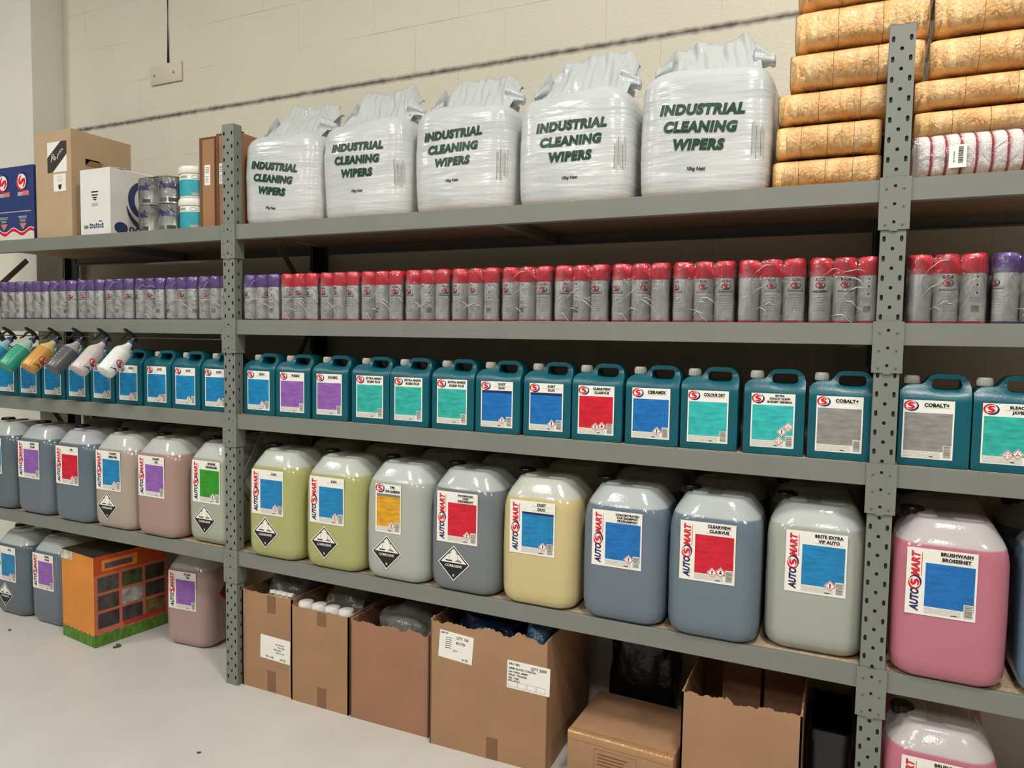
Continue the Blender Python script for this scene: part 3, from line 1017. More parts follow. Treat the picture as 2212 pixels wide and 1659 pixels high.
# ------------------------------------------------------------------ shrink-wrapped aerosol packs
TIN = mat('aerosol_tin', '#c4c6c3', 0.38, spec=0.5, metal=0.1, var=0.08, vscale=60, stretch=(1, 1, 0.4))
CAPR = mat('aerosol_cap_red', '#e6283e', 0.35, var=0.05, vscale=40)
CAPP = mat('aerosol_cap_purple', '#6b4a96', 0.38, var=0.05, vscale=40)
FILM = film_mat('shrink_film', haze=0.03, gloss=0.14, rough=0.09, bump=0.6, bscale=18, ior=1.35)
CR = 0.0322
def tin_mesh(capm):
    mb = MB()
    mb.lathe([(CR - 0.003, 0.0), (CR - 0.0005, 0.001), (CR + 0.0004, 0.003), (CR - 0.001, 0.0055)], capm, 20, cap1=False)
    mb.lathe([(CR - 0.001, 0.0055), (CR - 0.0008, 0.134), (CR - 0.003, 0.139), (CR - 0.006, 0.141)], TIN, 20, cap0=False)
    return mb.mesh('tin')
def tincap_mesh(capm):
    mb = MB()
    mb.lathe([(CR - 0.001, 0.138), (CR - 0.0008, 0.180), (CR - 0.002, 0.187), (CR - 0.006, 0.191), (CR - 0.012, 0.1905), (CR - 0.02, 0.188)], capm, 20, cap0=False)
    return mb.mesh('cap')
TINS = {k: (tin_mesh(m), tincap_mesh(m)) for k, m in (('red', CAPR), ('purple', CAPP))}
def wrap_fn(r, ang0=0.0):
    def fn(x, z, h):
        a = x / r + ang0
        return ((r + h) * math.sin(a), -(r + h) * math.cos(a), z)
    return fn
def tin_print(kind):
    fl = Flat()
    rw = CR - 0.0007
    if kind == 'title':
        fl.text('G101', 0, 0.1275, 0.0085, mat('ink_dark_red', '#6a1420', 0.5), 1, bold=0.03)
    elif kind == 'bcb':
        fl.text('B.C.B', 0, 0.1275, 0.0090, mat('ink_dark_red', '#6a1420', 0.5), 1, bold=0.04)
    if kind in ('title', 'bcb', 'plain'):
        fl.logo(0, 0.1105, 0.0140, RED, NAVY, WHITE, 1, squash=0.72)
    if kind == 'bcb':
        fl.text('PARLEMENT', 0.0, 0.0920, 0.0068, BLACK, 1, maxw=0.044, shear=0.2, bold=0.05)
    if kind in ('title', 'plain'):
        fl.rect(-0.024, 0.0925, 0.024, 0.0965, GREYINK, 1, 6)
        fl.rect(-0.026, 0.100, 0.026, 0.1008, GREYINK, 1, 6)
    if kind == 'back':
        for q in range(3):
            cz = 0.126 - 0.022 * q
            fl.poly([(0.004, cz - 0.0088), (0.0128, cz), (0.004, cz + 0.0088), (-0.0048, cz)], WHITE, 1)
            fl.disc(0.004, cz + 0.0005, 0.0026, 0.0034, BLACK, 2, 8)
        fl.rect(-0.012, 0.026, 0.014, 0.052, OFFWHITE, 1, 4)
        fl.rect(-0.009, 0.029, 0.011, 0.048, GREYINK, 2, 4)
        for q in range(5):
            fl.rect(-0.013, 0.058 + 0.006 * q * 0.5, 0.014, 0.0588 + 0.006 * q * 0.5, PALEINK, 1, 4)
    if kind in ('title', 'plain', 'bcb'):
        for q in range(7):
            w = 0.021 - 0.002 * (q % 3)
            fl.rect(-w, 0.082 - 0.008 * q, w, 0.0832 - 0.008 * q, PALEINK, 1, 6)
    return fl.mesh('printed_label', wrap_fn(rw))
PRN = {k: tin_print(k) for k in ('title', 'plain', 'bcb', 'back')}
PWX, PDY, PHZ = 0.0995, 0.0655, 0.1935
def film_mesh(seed):
    rnd = random.Random(seed)
    rings = []
    off = Vector((seed * 7.1, seed * 3.3, 0))
    zs = [0.0005, 0.02, 0.045, 0.07, 0.095, 0.12, 0.14, 0.16, 0.175, 0.186, 0.1925]
    n = 12
    def base(i, hx, hy, r):
        return rrect(hx, hy, r, 4)
    # dense perimeter: subdivide the straight runs
    def ring(z, hx, hy, r):
        pts = rrect(hx, hy, r, 4)
        out = []
        for k in range(len(pts)):
            a, b = pts[k], pts[(k + 1) % len(pts)]
            d = (b - a).length
            m = max(1, int(d / 0.009))
            for q in range(m):
                out.append(a.lerp(b, q / m))
        return out
    base_n = None
    for zi, z in enumerate(zs):
        hx, hy = PWX, PDY
        if z > 0.18:
            hx -= 0.004 * (z - 0.18) / 0.0125
            hy -= 0.004 * (z - 0.18) / 0.0125
        pts = ring(z, PWX, PDY, 0.029)
        out = []
        for p in pts:
            q = Vector((p.x * hx / PWX, p.y * hy / PDY, z))
            # cling: pulled in a little between cans
            gap = abs(math.sin(math.pi * 1.5 * (q.x / 0.0995) + math.pi / 2)) if abs(q.x) < 0.075 else 1
            nrm = Vector((q.x / PWX ** 1, q.y / PDY, 0))
            pull = 0.0045 * (1 - gap) * (1 if abs(q.y) > 0.05 else 0)
            nn = noise.noise((q + off) * 28) * 0.0022 + noise.noise((q * 1.0 + off) * 75) * 0.0009
            dd = Vector((0, math.copysign(1, q.y), 0)) if abs(q.y) > 0.05 else Vector((math.copysign(1, q.x), 0, 0))
            q = q - dd * (pull + max(-0.0005, nn) * 0.8 - 0.0008)
            q.z += (noise.noise((q + off) * 40) * 0.0015 if zi > 8 else 0) - (0.010 * (1 - gap) if z > 0.185 else 0.004 * (1 - gap) if z > 0.17 else 0)
            out.append(q)
        rings.append(out)
    # top: sags between caps, in concentric steps
    last = rings[-1]
    for s in (0.86, 0.6, 0.3):
        out = []
        for p in last:
            q = Vector((p.x * s, p.y * s, 0.1945))
            cx = math.cos(math.pi * 3 * q.x / (2 * 0.0995)) ** 2
            q.z = p.z + 0.002 * cx - 0.002 + noise.noise((q + off) * 50) * 0.001
            out.append(q)
        rings.append(out)
    mb = MB()
    mb.loft(rings, FILM, cap0=False, cap1=True)
    # film creases across the front, coloured white to paint in their glints
    for k in range(rnd.randint(4, 6)):
        x0 = rnd.uniform(-0.085, 0.01)
        z0 = rnd.choice((0.02, 0.04, 0.055, 0.07, 0.13))
        ln = rnd.uniform(0.025, 0.085)
        sl = rnd.uniform(-0.9, 0.9)
        pts = []
        for q in range(9):
            u = q / 8
            pts.append((x0 + ln * u, -PDY - 0.0016, z0 + sl * ln * u + 0.014 * math.sin(u * math.pi) + 0.006 * noise.noise(Vector((u * 6, k * 3.1, seed)))))
        w = [0.0003 + rnd.uniform(0.0006, 0.0019) * math.sin(math.pi * q / 8) for q in range(9)]
        rg = []
        for p, ww in zip(pts, w):
            rg.append([(p[0], p[1] + 0.0006, max(0.001, p[2] - ww)), (p[0], p[1] - 0.0012, max(0.002, p[2])), (p[0], p[1] + 0.0006, max(0.003, p[2] + ww))])
        mb.loft(rg, mat('crease_glint', '#d9dad6', 0.22, alpha=0.7), False, False, True, closed=False)
    return mb.mesh('shrink_film', 70)
FILMS = [film_mesh(s) for s in range(1, 7)]
GA = 'shrink-wrapped aerosol packs'
rp = random.Random(11)
def aero(cx, kind, label, prints):
    t = thing('aerosol_pack', label, 'aerosol pack', (cx, 0.088 + rp.uniform(-0.003, 0.003), Z4), R_(rp.uniform(-1, 1)), GA)
    body, cap = TINS[kind]
    for j in range(2):
        for i in range(3):
            c = link('can', body, t, ((i - 1) * 0.0655, -0.0322 + j * 0.0648, 0.0008))
            link('cap', cap, c)
            if j == 0 and prints[i]:
                pk, ang = prints[i]
                link('printed_label', PRN[pk], c, (0, 0, 0), (0, 0, R_(ang)))
    link('shrink_film', FILMS[rp.randrange(6)], t)
ordl = ['first', 'second', 'third', 'fourth', 'fifth', 'sixth', 'seventh', 'eighth']
for k in range(8):
    pr = [(rp.choice(('plain', 'back', 'title')), rp.uniform(-30, 50)) if rp.random() < 0.8 else None for _ in range(3)]
    aero(-0.165 - 0.2065 * k, 'purple', 'purple-capped shrink-wrapped aerosol pack, %s one left of the left-hand post' % ordl[k], pr)
aero(0.106, 'purple', 'purple-capped shrink-wrapped aerosol pack between the left-hand post and the red packs', [('plain', -20), ('plain', 70), ('back', 0)])
ordm = ['first', 'second', 'third', 'fourth', 'fifth', 'sixth', 'seventh', 'eighth', 'ninth', 'tenth']
for k in range(11):
    cx = 0.3115 + 0.2055 * k
    if k == 10:
        pr = [('bcb', 2), ('bcb', 8), ('back', -8)]
    elif k >= 8:
        pr = [('title', -38) if k == 8 else None, ('title', 6), ('title', 14)]
    else:
        pr = []
        for i in range(3):
            q = rp.random()
            pr.append((('plain', 'title')[q < 0.4], rp.uniform(-35, 45)) if q < 0.72 else (('back', rp.uniform(-30, 30)) if q < 0.9 else None))
    if k == 10:
        lb = 'red-capped shrink-wrapped aerosol pack just left of the right-hand post'
    else:
        lb = 'red-capped shrink-wrapped aerosol pack, %s red one after the purple pack' % ordm[k]
    aero(cx, 'red', lb, pr)
aero(2.6265, 'red', 'red-capped shrink-wrapped aerosol pack just right of the right-hand post', [None, ('bcb', 4), ('back', 4)])
aero(2.832, 'purple', 'purple-capped shrink-wrapped aerosol pack at the right picture edge', [('plain', -60), None, None])

# ------------------------------------------------------------------ spray bottles hanging from the rail
def spray(x, colr, upper, label, opaque, logo=False):
    t = thing('spray_bottle', label, 'spray bottle', (x, -0.012, 1.506), 0, 'spray bottles hanging on the rail')
    # own axis: from the neck down and out towards the aisle, 45 degrees
    M = Matrix.Rotation(R_(-45), 4, 'X')           # local -z swings out to -y
    bm_c = mat('spray_%s' % colr[1:], colr, 0.3, spec=0.5, var=0.06, vscale=14)
    up_c = mat('spray_upper_%s' % upper[1:], upper, 0.3, spec=0.5)
    mb = MB()
    prof = [(0.013, 0.0), (0.0135, -0.012), (0.016, -0.024), (0.024, -0.040), (0.035, -0.055), (0.040, -0.068)]
    prof2 = [(0.040, -0.068), (0.0405, -0.10), (0.0395, -0.14), (0.040, -0.183), (0.037, -0.191), (0.030, -0.194)]
    mb.lathe(prof, up_c, 24, xf=M, cap0=True, cap1=False)
    mb.lathe(prof2, bm_c, 24, xf=M, cap0=False, cap1=True)
    mb.build('bottle', t)
    mb = MB()
    mb.lathe([(0.0135, 0.004), (0.0155, 0.004), (0.0155, -0.010), (0.014, -0.012)], mat('collar_navy', '#2b3a5e', 0.4), 20, xf=M)
    for k in range(16):
        a = 2 * math.pi * k / 16
        mb.lathe([(0.0012, 0.003), (0.0012, -0.009)], mat('collar_navy', '#2b3a5e', 0.4), 5, c=(0.0155 * math.cos(a), 0.0155 * math.sin(a), 0), xf=M)
    mb.build('collar', t)
    HM = mat('trigger_black', '#191b1a', 0.28)
    mb = MB()
    mb.tube([M @ Vector((0, 0, 0.003)), M @ Vector((0, 0, 0.014)), M @ Vector((0, -0.004, 0.024))], [0.010, 0.011, 0.010], HM, 10)
    hd = [M @ Vector((0, 0.018, 0.022)), M @ Vector((0, -0.005, 0.026)), M @ Vector((0, -0.030, 0.027)), M @ Vector((0, -0.058, 0.022)), M @ Vector((0, -0.068, 0.019))]
    mb.tube(hd, [0.007, 0.011, 0.010, 0.008, 0.006], HM, 12)
    mb.build('spray_head', t)
    mb = MB()
    mb.tube([M @ Vector((0, -0.040, 0.018)), M @ Vector((0, -0.046, 0.002)), M @ Vector((0, -0.043, -0.018)), M @ Vector((0, -0.050, -0.036))], [0.005, 0.0055, 0.005, 0.0035], HM, 8)
    mb.build('trigger', t)
    if logo:
        fl = Flat()
        fl.logo(0, -0.130, 0.020, RED, NAVY, WHITE, 0)
        fl.stroke([(-0.022, -0.172), (0.0, -0.162), (0.02, -0.170)], [0.003, 0.008, 0.003], mat('ink_plum', '#5a3048', 0.5), 0)
        ang = R_(98)
        def fn(xx, z, h):
            a = xx / 0.0405 + ang
            return M @ Vector(((0.0408 + h) * math.sin(a), -(0.0408 + h) * math.cos(a), z))
        fl.build('printed_label', t, fn=fn)
    else:
        fl = Flat()
        for q in range(5):
            fl.rect(-0.006, -0.155 + 0.016 * q, 0.006, -0.1535 + 0.016 * q, WHITE, 0)
        def fn(xx, z, h):
            a = xx / 0.0405 + R_(10)
            return M @ Vector(((0.0408 + h) * math.sin(a), -(0.0408 + h) * math.cos(a), z))
        fl.build('level_marks', t, fn=fn)
SB = [(-1.553, '#2f8fae', '#9cc6d2', 'blue spray bottle hanging at the picture edge', 0), (-1.370, '#2f9a78', '#a8cdb8', 'green spray bottle hanging from the dark rail', 0),
      (-1.188, '#c9923f', '#dcc28c', 'orange spray bottle hanging from the dark rail', 1), (-1.005, '#57585a', '#a9aaa6', 'dark grey spray bottle hanging from the dark rail', 0),
      (-0.823, '#c4b9b4', '#cbc3bd', 'pinkish white spray bottle hanging from the dark rail', 1), (-0.640, '#dfe3de', '#dfe4df', 'pure white spray bottle hanging from the dark rail', 1)]
for x, c1, c2, lb, lg in SB:
    spray(x, c1, c2, lb, True, bool(lg))
# ------------------------------------------------------------------ bags of wipers on the top shelf
BAGM = mat('bag_white_plastic', '#bac0c1', 0.2, spec=0.55, var=0.04, vscale=4, bump=0.45, bscale=11, bstretch=(0.5, 0.5, 3.4), vcol='#d0d0cf')
FLAPM = mat('bag_loose_plastic', '#c2c8c8', 0.16, spec=0.7, bump=0.8, bscale=16, bstretch=(2.5, 1, 0.5), alpha=0.9)
def bag(cx, label, seed, h=0.385, lean=0.0, tx=0.0, tz=0.30, trot=0.0, tw=0.25, flap=((-0.12, 0.14), 0.10)):
    t = thing('wiper_bag', label, 'bag', (cx, 0.235, Z5), 0, 'bags of cleaning wipers')
    off = Vector((seed * 5.7, seed * 2.9, seed))
    a, b = 0.2085, 0.20
    N = 64
    mb = MB()
    rings = []
    lv = [(0.001, 0.93), (0.008, 0.965), (0.03, 0.99), (0.07, 1.0)] + [(0.07 + (h - 0.13) * k / 14, 1.0 + 0.012 * math.sin(math.pi * k / 14)) for k in range(1, 15)] + \
         [(h - 0.04, 0.985), (h - 0.022, 0.95), (h - 0.010, 0.89), (h - 0.003, 0.78), (h, 0.5), (h + 0.001, 0.2)]
    for z, s in lv:
        ring = []
        for j in range(N):
            th = 2 * math.pi * j / N
            c, q = math.cos(th), math.sin(th)
            e = 0.36
            x = a * s * math.copysign(abs(c) ** e, c)
            y = b * s * math.copysign(abs(q) ** e, q)
            if s > 0.9:
                x = math.copysign(min(abs(x), a), x)
            p = Vector((x, y, z))
            k = 1.0 if s > 0.85 else 0.3
            d = noise.noise((p + off) * 6) * 0.010 + noise.noise(Vector((p.x * 9, p.y * 9, p.z * 26)) + off) * 0.0024 + noise.noise(Vector((p.x * 14, p.y * 14, p.z * 50)) + off) * 0.0012
            d *= k * min(1, z / 0.02)
            nrm = Vector((c * abs(c) ** 0.5, q * abs(q) ** 0.5, 0))
            if nrm.length > 0:
                nrm.normalize()
            lim = 1.0 if abs(nrm.y) > 0.6 else 0.35
            p = p + nrm * d * lim
            # drooping upper corners
            if z > h * 0.75:
                p.z -= 0.014 * (abs(x) / a) ** 4 * (z / h) ** 3 + 0.02 * noise.noise(Vector((x * 5, y * 5, seed)))
            p.x += lean * z
            if z < 0.012:
                p.z = max(p.z, 0.0008)
            ring.append(p)
        rings.append(ring)
    mb.loft(rings, BAGM)
    body = mb.build('bag_body', t, angle=80)
    # loose gathered top: a broad fold of empty plastic rising behind the front edge
    (f0, f1), fh = flap
    mb = MB()
    nu, nv = 56, 12
    top = []
    for v in range(nv + 1):
        row = []
        for u in range(nu + 1):
            s = u / nu
            k = v / nv
            x = f0 + (f1 - f0) * s
            x = x * (1 - 0.06 * k) + 0.02 * k * math.sin(seed * 2.1)
            y = -0.135 + 0.15 * k - 0.02 * k * k + 0.007 * math.sin(s * 24 + seed * 2 + 5.0 * k) * (0.25 + k) + 0.004 * math.sin(s * 61 + 3 * k) + 0.03 * noise.noise(Vector((s * 4, k * 2, seed)))
            edge = min(1, min(s, 1 - s) * 9)
            z = h - 0.022 + (fh + 0.022) * (k ** 0.85) * (0.72 + 0.28 * edge) + 0.022 * k * noise.noise(Vector((s * 3.0, 7, seed))) + 0.002 * k * math.sin(s * 42 + seed)
            row.append(Vector((x + lean * h, y, z)))
        top.append(row)
    back = [[p + Vector((0, 0.020 + 0.06 * (1 - v / nv), -0.003)) for p in row] for v, row in enumerate(top)]
    grid = top + list(reversed(back))
    mb.loft(grid, FLAPM, False, False, True, closed=False)
    mb.build('gathered_top', t, angle=85)
    # twisted corners of the gathered neck, hanging forward at both ends
    for sx, ln in ((f0, 1.0), (f1, 0.8)):
        mb = MB()
        rg = []
        sg = -1 if sx < 0 else 1
        for k in range(9):
            q = k / 8
            r0 = 0.030 * (1 - q) ** 0.8 + 0.007 + 0.008 * q * (q > 0.8)
            cz = h + 0.016 + fh * 0.28 * (1 - 0.8 * q) * ln
            cxx = sx - sg * 0.03 + sg * (0.062 * q) + lean * h
            rg.append([Vector((cxx, -0.075 + 0.8 * r0 * math.cos(w) * (1 + 0.22 * math.sin(6 * w + seed + q * 2)), cz + r0 * math.sin(w) * (1 + 0.22 * math.sin(5 * w + q * 3)))) for w in [2 * math.pi * j / 30 for j in range(30)]])
        mb.loft(rg, FLAPM)
        mb.build('gathered_corner', t, angle=85)
    # lettering printed on the front, laid onto the bag surface
    bme = body.data
    tree = BVHTree.FromPolygons([v.co.copy() for v in bme.vertices], [tuple(p.vertices) for p in bme.polygons])
    sc = tw / 0.25
    def fn(x, z, hgt):
        hit = tree.ray_cast(Vector((x, -0.6, z)), Vector((0, 1, 0)))
        y = hit[0].y if hit[0] else -0.2
        return (x, y - 0.0022, z)
    c, q = math.cos(R_(trot)), math.sin(R_(trot))
    for s, w, hh, zz, ink in (('INDUSTRIAL', 0.250, 0.033, 0.0, GREEN_INK), ('CLEANING', 0.216, 0.033, -0.051, GREEN_INK), ('WIPERS', 0.152, 0.033, -0.102, GREEN_INK), ('10kg Nett', 0.055, 0.0105, -0.172, BLACK)):
        fl = Flat()
        zz *= sc
        fl.text(s, tx - zz * q, tz + zz * c, hh * sc, ink, 1, maxw=w * sc, rot=trot, bold=0.065 if hh > 0.02 else 0.03, shear=0.14, fit=True)
        g = fl.items[-1]
        link('lettering', fl.mesh('lettering', fn), t)
    # small print running up the right-hand gusset
    if seed > 1:
        fl = Flat()
        rg2 = random.Random(seed)
        for k in range(9):
            x0 = 0.158 + 0.0042 * k
            fl.rect(x0, 0.10 + rg2.uniform(0, 0.02), x0 + 0.0016, 0.185 + rg2.uniform(0, 0.03), PALEINK if k % 3 else GREYINK, 1)
        fl.items = [([(x, z0 + (z1 - z0) * q / 8) for q in range(9) for x in (xa, xb)], [(2 * q, 2 * q + 1, 2 * q + 3, 2 * q + 2) for q in range(8)], m, lv)
                    for (xa, z0, xb, z1, m, lv) in [(p[0][0], p[0][1], p[2][0], p[1][1], m, lv) for p, f, m, lv in fl.items]]
        link('printed_panel', fl.mesh('printed_panel', fn), t)
    return t
bag(0.192, 'white wiper bag beside the left-hand post, its lettering low and slanting', 1, 0.375, 0.012, -0.005, 0.232, -8, 0.245, ((-0.14, 0.18), 0.155))
bag(0.618, 'white wiper bag second from the left-hand post, lettering near its middle', 2, 0.385, 0.0, -0.01, 0.274, -1, 0.245, ((-0.13, 0.19), 0.160))
bag(1.055, 'white wiper bag in the middle of the five', 3, 0.390, 0.0, -0.02, 0.280, 1, 0.245, ((-0.15, 0.18), 0.142))
bag(1.492, 'white wiper bag second from the orange bundles, with a tall gathered top', 4, 0.388, 0.0, 0.005, 0.262, 0, 0.255, ((-0.15, 0.18), 0.165))
bag(1.930, 'white wiper bag beside the orange bundles, largest looking of the five', 5, 0.405, 0.015, 0.005, 0.264, -4, 0.265, ((-0.15, 0.17), 0.135))

# ------------------------------------------------------------------ orange cloth bundles
ORANGE = mat('orange_terry_cloth', '#eca95d', 0.55, spec=0.4, var=0.12, vscale=22, stretch=(1, 1, 0.55), vcol='#fdd395', bump=0.6, bscale=110, coat=0.2, detail=7)
BUNDF = film_mat('bundle_film', tint='#fff0d8', haze=0.015, gloss=0.05, rough=0.14, bump=0.9, bscale=24, bstretch=(1.6, 1, 0.7), ior=1.13)
def bundle(x0, x1, z0, z1, y0, label, seed, segs=4):
    t = thing('cloth_bundle', label, 'cloth bundle', ((x0 + x1) / 2, y0, z0), 0, 'plastic-wrapped orange cloth bundles')
    L, H, D = x1 - x0, z1 - z0, 0.30
    off = Vector((seed * 3.1, seed * 1.7, seed * 0.9))
    def ring(x, s, grow):
        out = []
        M_ = 36
        for j in range(M_):
            a = 2 * math.pi * j / M_
            c, q = math.cos(a), math.sin(a)
            e = 0.5
            y = D / 2 + (D / 2 + grow) * s * math.copysign(abs(c) ** e, c)
            z = H / 2 + (H / 2 + grow * 0.0) * (0.55 + 0.45 * s) * math.copysign(abs(q) ** e, q)
            p = Vector((x, y, z))
            d = noise.noise((p + off) * 14) * 0.006 + noise.noise((p + off) * 45) * 0.003
            p.y += d * (1 if abs(c) > 0.4 else 0.2)
            p.z = min(max(p.z + d * 0.3, 0.0005), H - 0.0005)
            out.append(p)
        return out
    per = L / segs
    for sgi in range(segs):
        mb = MB()
        a0, a1 = -L / 2 + per * sgi + 0.0006, -L / 2 + per * (sgi + 1) - 0.0006
        rings = []
        ends0 = 0.05 if sgi == 0 else 0.004
        ends1 = 0.05 if sgi == segs - 1 else 0.004
        for q, s in ((0, 1 - ends0 * 1.6), (0.06, 1 - ends0 * 0.6), (0.18, 1.0), (0.35, 1.004), (0.5, 1.006), (0.65, 1.004), (0.82, 1.0), (0.94, 1 - ends1 * 0.6), (1, 1 - ends1 * 1.6)):
            rings.append(ring(a0 + (a1 - a0) * q, s, 0.0))
        mb.loft(rings, ORANGE)
        mb.build('folded_cloths', t, angle=70)
    mb = MB()
    rings = []
    for q in range(15):
        u = q / 14
        s = 1.0 - (0.05 * (1 - min(1, u * 7)) + 0.05 * (1 - min(1, (1 - u) * 7)))
        rings.append(ring(-L / 2 - 0.001 + (L + 0.002) * u, s, 0.0035))
    mb.loft(rings, BUNDF)
    mb.build('wrapping_film', t, angle=80)
    return t
OB = [
    (2.150, 2.448, Z5, 2.118, 0.070, 'bottom orange bundle of the left stack, resting on the shelf beside the bag', 4),
    (2.156, 2.446, 2.119, 2.222, 0.070, 'orange bundle second up in the stack beside the white bag', 4),
    (2.160, 2.500, 2.223, 2.322, 0.075, 'orange bundle third up in the stack beside the white bag', 3),
    (2.190, 2.548, 2.323, 2.436, 0.070, 'orange bundle fourth up in the left stack, reaching past the post top', 3),
    (2.200, 2.556, 2.437, 2.562, 0.075, 'orange bundle fifth up in the left stack, above the post top', 3),
    (2.205, 2.565, 2.563, 2.680, 0.080, 'topmost orange bundle of the left stack, cut by the picture top', 3),
]
for i, (x0, x1, z0, z1, y0, lb, sg) in enumerate(OB):
    bundle(x0, x1, z0, z1, y0, lb, i + 1, sg)
OB2 = [
    (2.532, 2.90, 2.148, 2.228, 0.085, 'orange bundle lying directly on the red-striped white pack', 4),
    (2.528, 2.90, 2.229, 2.318, 0.085, 'orange bundle second above the red-striped white pack', 3),
    (2.562, 2.92, 2.319, 2.432, 0.090, 'orange bundle third above the red-striped pack, beside the post top', 3),
    (2.568, 2.93, 2.433, 2.556, 0.085, 'upper orange bundle right of the post, near the picture top', 3),
    (2.575, 2.94, 2.557, 2.670, 0.090, 'highest orange bundle right of the post, cut by the picture corner', 3),
]
for i, (x0, x1, z0, z1, y0, lb, sg) in enumerate(OB2):
    bundle(x0, x1, z0, z1, y0, lb, i + 11, sg)

# white towels with red edges, wrapped in film
t = thing('towel_pack', 'film-wrapped pack of white towels with red edges under the orange bundles', 'towel pack', (2.53, 0.215, Z5))
TOW = mat('white_terry', '#f0e8e4', 0.9, var=0.06, vscale=60, bump=0.5, bscale=260)
TRIM = mat('red_towel_edge', '#a8283c', 0.8, var=0.15, vscale=80)
pit = 0.0365
for k in range(11):
    mb = MB()
    x = 0.003 + pit * k
    rings = []
    for q, s in ((0.0, 0.90), (0.12, 0.975), (0.3, 1.0), (0.6, 1.0), (0.82, 0.985), (0.9, 0.96)):
        rings.append([Vector((x + pit * q + 0.006 * (1 - ((p.y - 0.063) / 0.063) ** 2), -p.x, p.y)) for p in [Vector((v.x, v.y + 0.063, 0)) for v in rrect(0.175 * s, 0.0625 * (0.5 + 0.5 * s) - 0.0004, 0.035, 5)]])
    mb.loft(rings, TOW)
    tw = mb.build('towel', t, angle=60)
    mb = MB()
    rings = []
    for q, s in ((0.88, 0.965), (0.93, 0.98), (1.0, 0.965)):
        rings.append([Vector((x + pit * q + 0.006 * (1 - ((p.y - 0.063) / 0.063) ** 2), -p.x, p.y)) for p in [Vector((v.x, v.y + 0.063, 0)) for v in rrect(0.176 * s, 0.0625 * (0.5 + 0.5 * s) - 0.0004, 0.035, 5)]])
    mb.loft(rings, TRIM)
    mb.build('red_edge', tw, angle=60)
mb = MB()
rg = []
for q in range(13):
    u = q / 12
    rg.append([Vector((u * 0.41, -v.x + 0.0015 * noise.noise(Vector((u * 9, v.x * 30, v.y * 30))), max(0.0008, v.y + 0.0632 + 0.001 * noise.noise(Vector((u * 12, v.y * 40, 3)))))) for v in rrect(0.180, 0.0626, 0.036, 6)])
mb.loft(rg, film_mat('towel_film', haze=0.015, gloss=0.06, rough=0.08, bump=0.8, bscale=12, ior=1.18), False, False)
mb.build('wrapping_film', t, angle=80)
fl = Flat()
fl.rect(0, 0, 0.042, 0.062, WHITE, 0)
rb = random.Random(3)
z = 0.012
while z < 0.056:
    hq = rb.choice((0.0008, 0.0014, 0.0022))
    fl.rect(0.022, z, 0.034, z + hq, BLACK, 1)
    z += hq + rb.choice((0.0008, 0.0014))
fl.text('MICROFIBRE', 0.012, 0.030, 0.004, GREYINK, 1, rot=90)
fl.build('sticker', t, (0.085, -0.1805, 0.025))

# ------------------------------------------------------------------ left end of the top shelf
def paper_box(name, label, cat, loc, rot, sx, sy, sz, m, r=0.002, group=None, part='carton'):
    t = thing(name, label, cat, loc, rot, group)
    mb = MB()
    mb.rbox(0, sx, 0, sy, 0, sz, m, r, 1, False)
    mb.build(part, t)
    return t
NAVYB = mat('navy_carton', '#26386e', 0.5, var=0.08, vscale=6)
t = paper_box('navy_carton', 'navy blue carton with red swirls and white base at the shelf left end', 'box', (-1.93, 0.05, Z5), 0, 0.495, 0.40, 0.385, NAVYB)
fl = Flat()
CREAMP = mat('carton_cream', '#d9d6cb', 0.5)
SALM = mat('ink_salmon', '#d0756c', 0.5, var=0.15, vscale=60)
fl.rect(0, 0, 0.495, 0.036, CREAMP, 0)
wav = [(0.495 * k / 24, 0.046 + 0.012 * math.sin(k * 0.9)) for k in range(25)]
for k in range(24):
    (xa, za), (xb, zb) = wav[k], wav[k + 1]
    fl.poly([(xa, 0.03), (xb, 0.03), (xb, zb - 0.006), (xa, za - 0.006)], CREAMP, 1)
    fl.poly([(xa, za - 0.006), (xb, zb - 0.006), (xb, zb + 0.010), (xa, za + 0.010)], RED, 1)
    fl.poly([(xa, za + 0.010), (xb, zb + 0.010), (xb, zb + 0.014), (xa, za + 0.014)], WHITE, 1)
for cx in (0.085, 0.245, 0.405):
    fl.logo(cx, 0.305, 0.048, RED, NAVY, WHITE, 1, rot=60, squash=0.95)
    fl.rect(cx + 0.005, 0.232, cx + 0.055, 0.256, SALM, 1)
    fl.rect(cx - 0.038, 0.232, cx + 0.004, 0.252, PALEINK, 1)
    for q, w in ((0.124, 0.036), (0.116, 0.032), (0.105, 0.024), (0.099, 0.020)):
        fl.rect(cx - w, q, cx + w, q + 0.004, PALEINK, 1)
    fl.poly([(cx - 0.030, 0.092), (cx, 0.058), (cx + 0.030, 0.092)], SALM, 1)
fl.rect(0.02, 0.150, 0.475, 0.155, PALEINK, 1)
fl.build('printed_front', t)

CARD = mat('cardboard_tan', '#b59b7c', 0.75, var=0.05, vscale=7, bump=0.06, bscale=180)
CARD2 = mat('cardboard_brown', '#a07b5b', 0.75, var=0.07, vscale=6, bump=0.06, bscale=160)
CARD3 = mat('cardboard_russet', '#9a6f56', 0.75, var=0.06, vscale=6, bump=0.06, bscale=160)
CARDD = mat('cardboard_dark_edge', '#6e4a2e', 0.8)
TAPE = mat('brown_tape', '#7d5a3e', 0.3, spec=0.5, var=0.06, vscale=20)
t = thing('tall_carton', 'tall tan cardboard carton with two white stickers and a hand hole', 'box', (-1.418, 0.055, Z5), 0)
mb = MB()
sx, sy, sz = 0.278, 0.33, 0.535
mb.box(0, sx, 0, 0.005, 0, sz, CARD)
mb.box(0, sx, sy - 0.005, sy, 0, sz, CARD)
mb.box(0, 0.005, 0.005, sy - 0.005, 0, sz, CARD)
mb.box(0.005, sx - 0.005, 0.005, sy - 0.005, 0, 0.006, CARD)
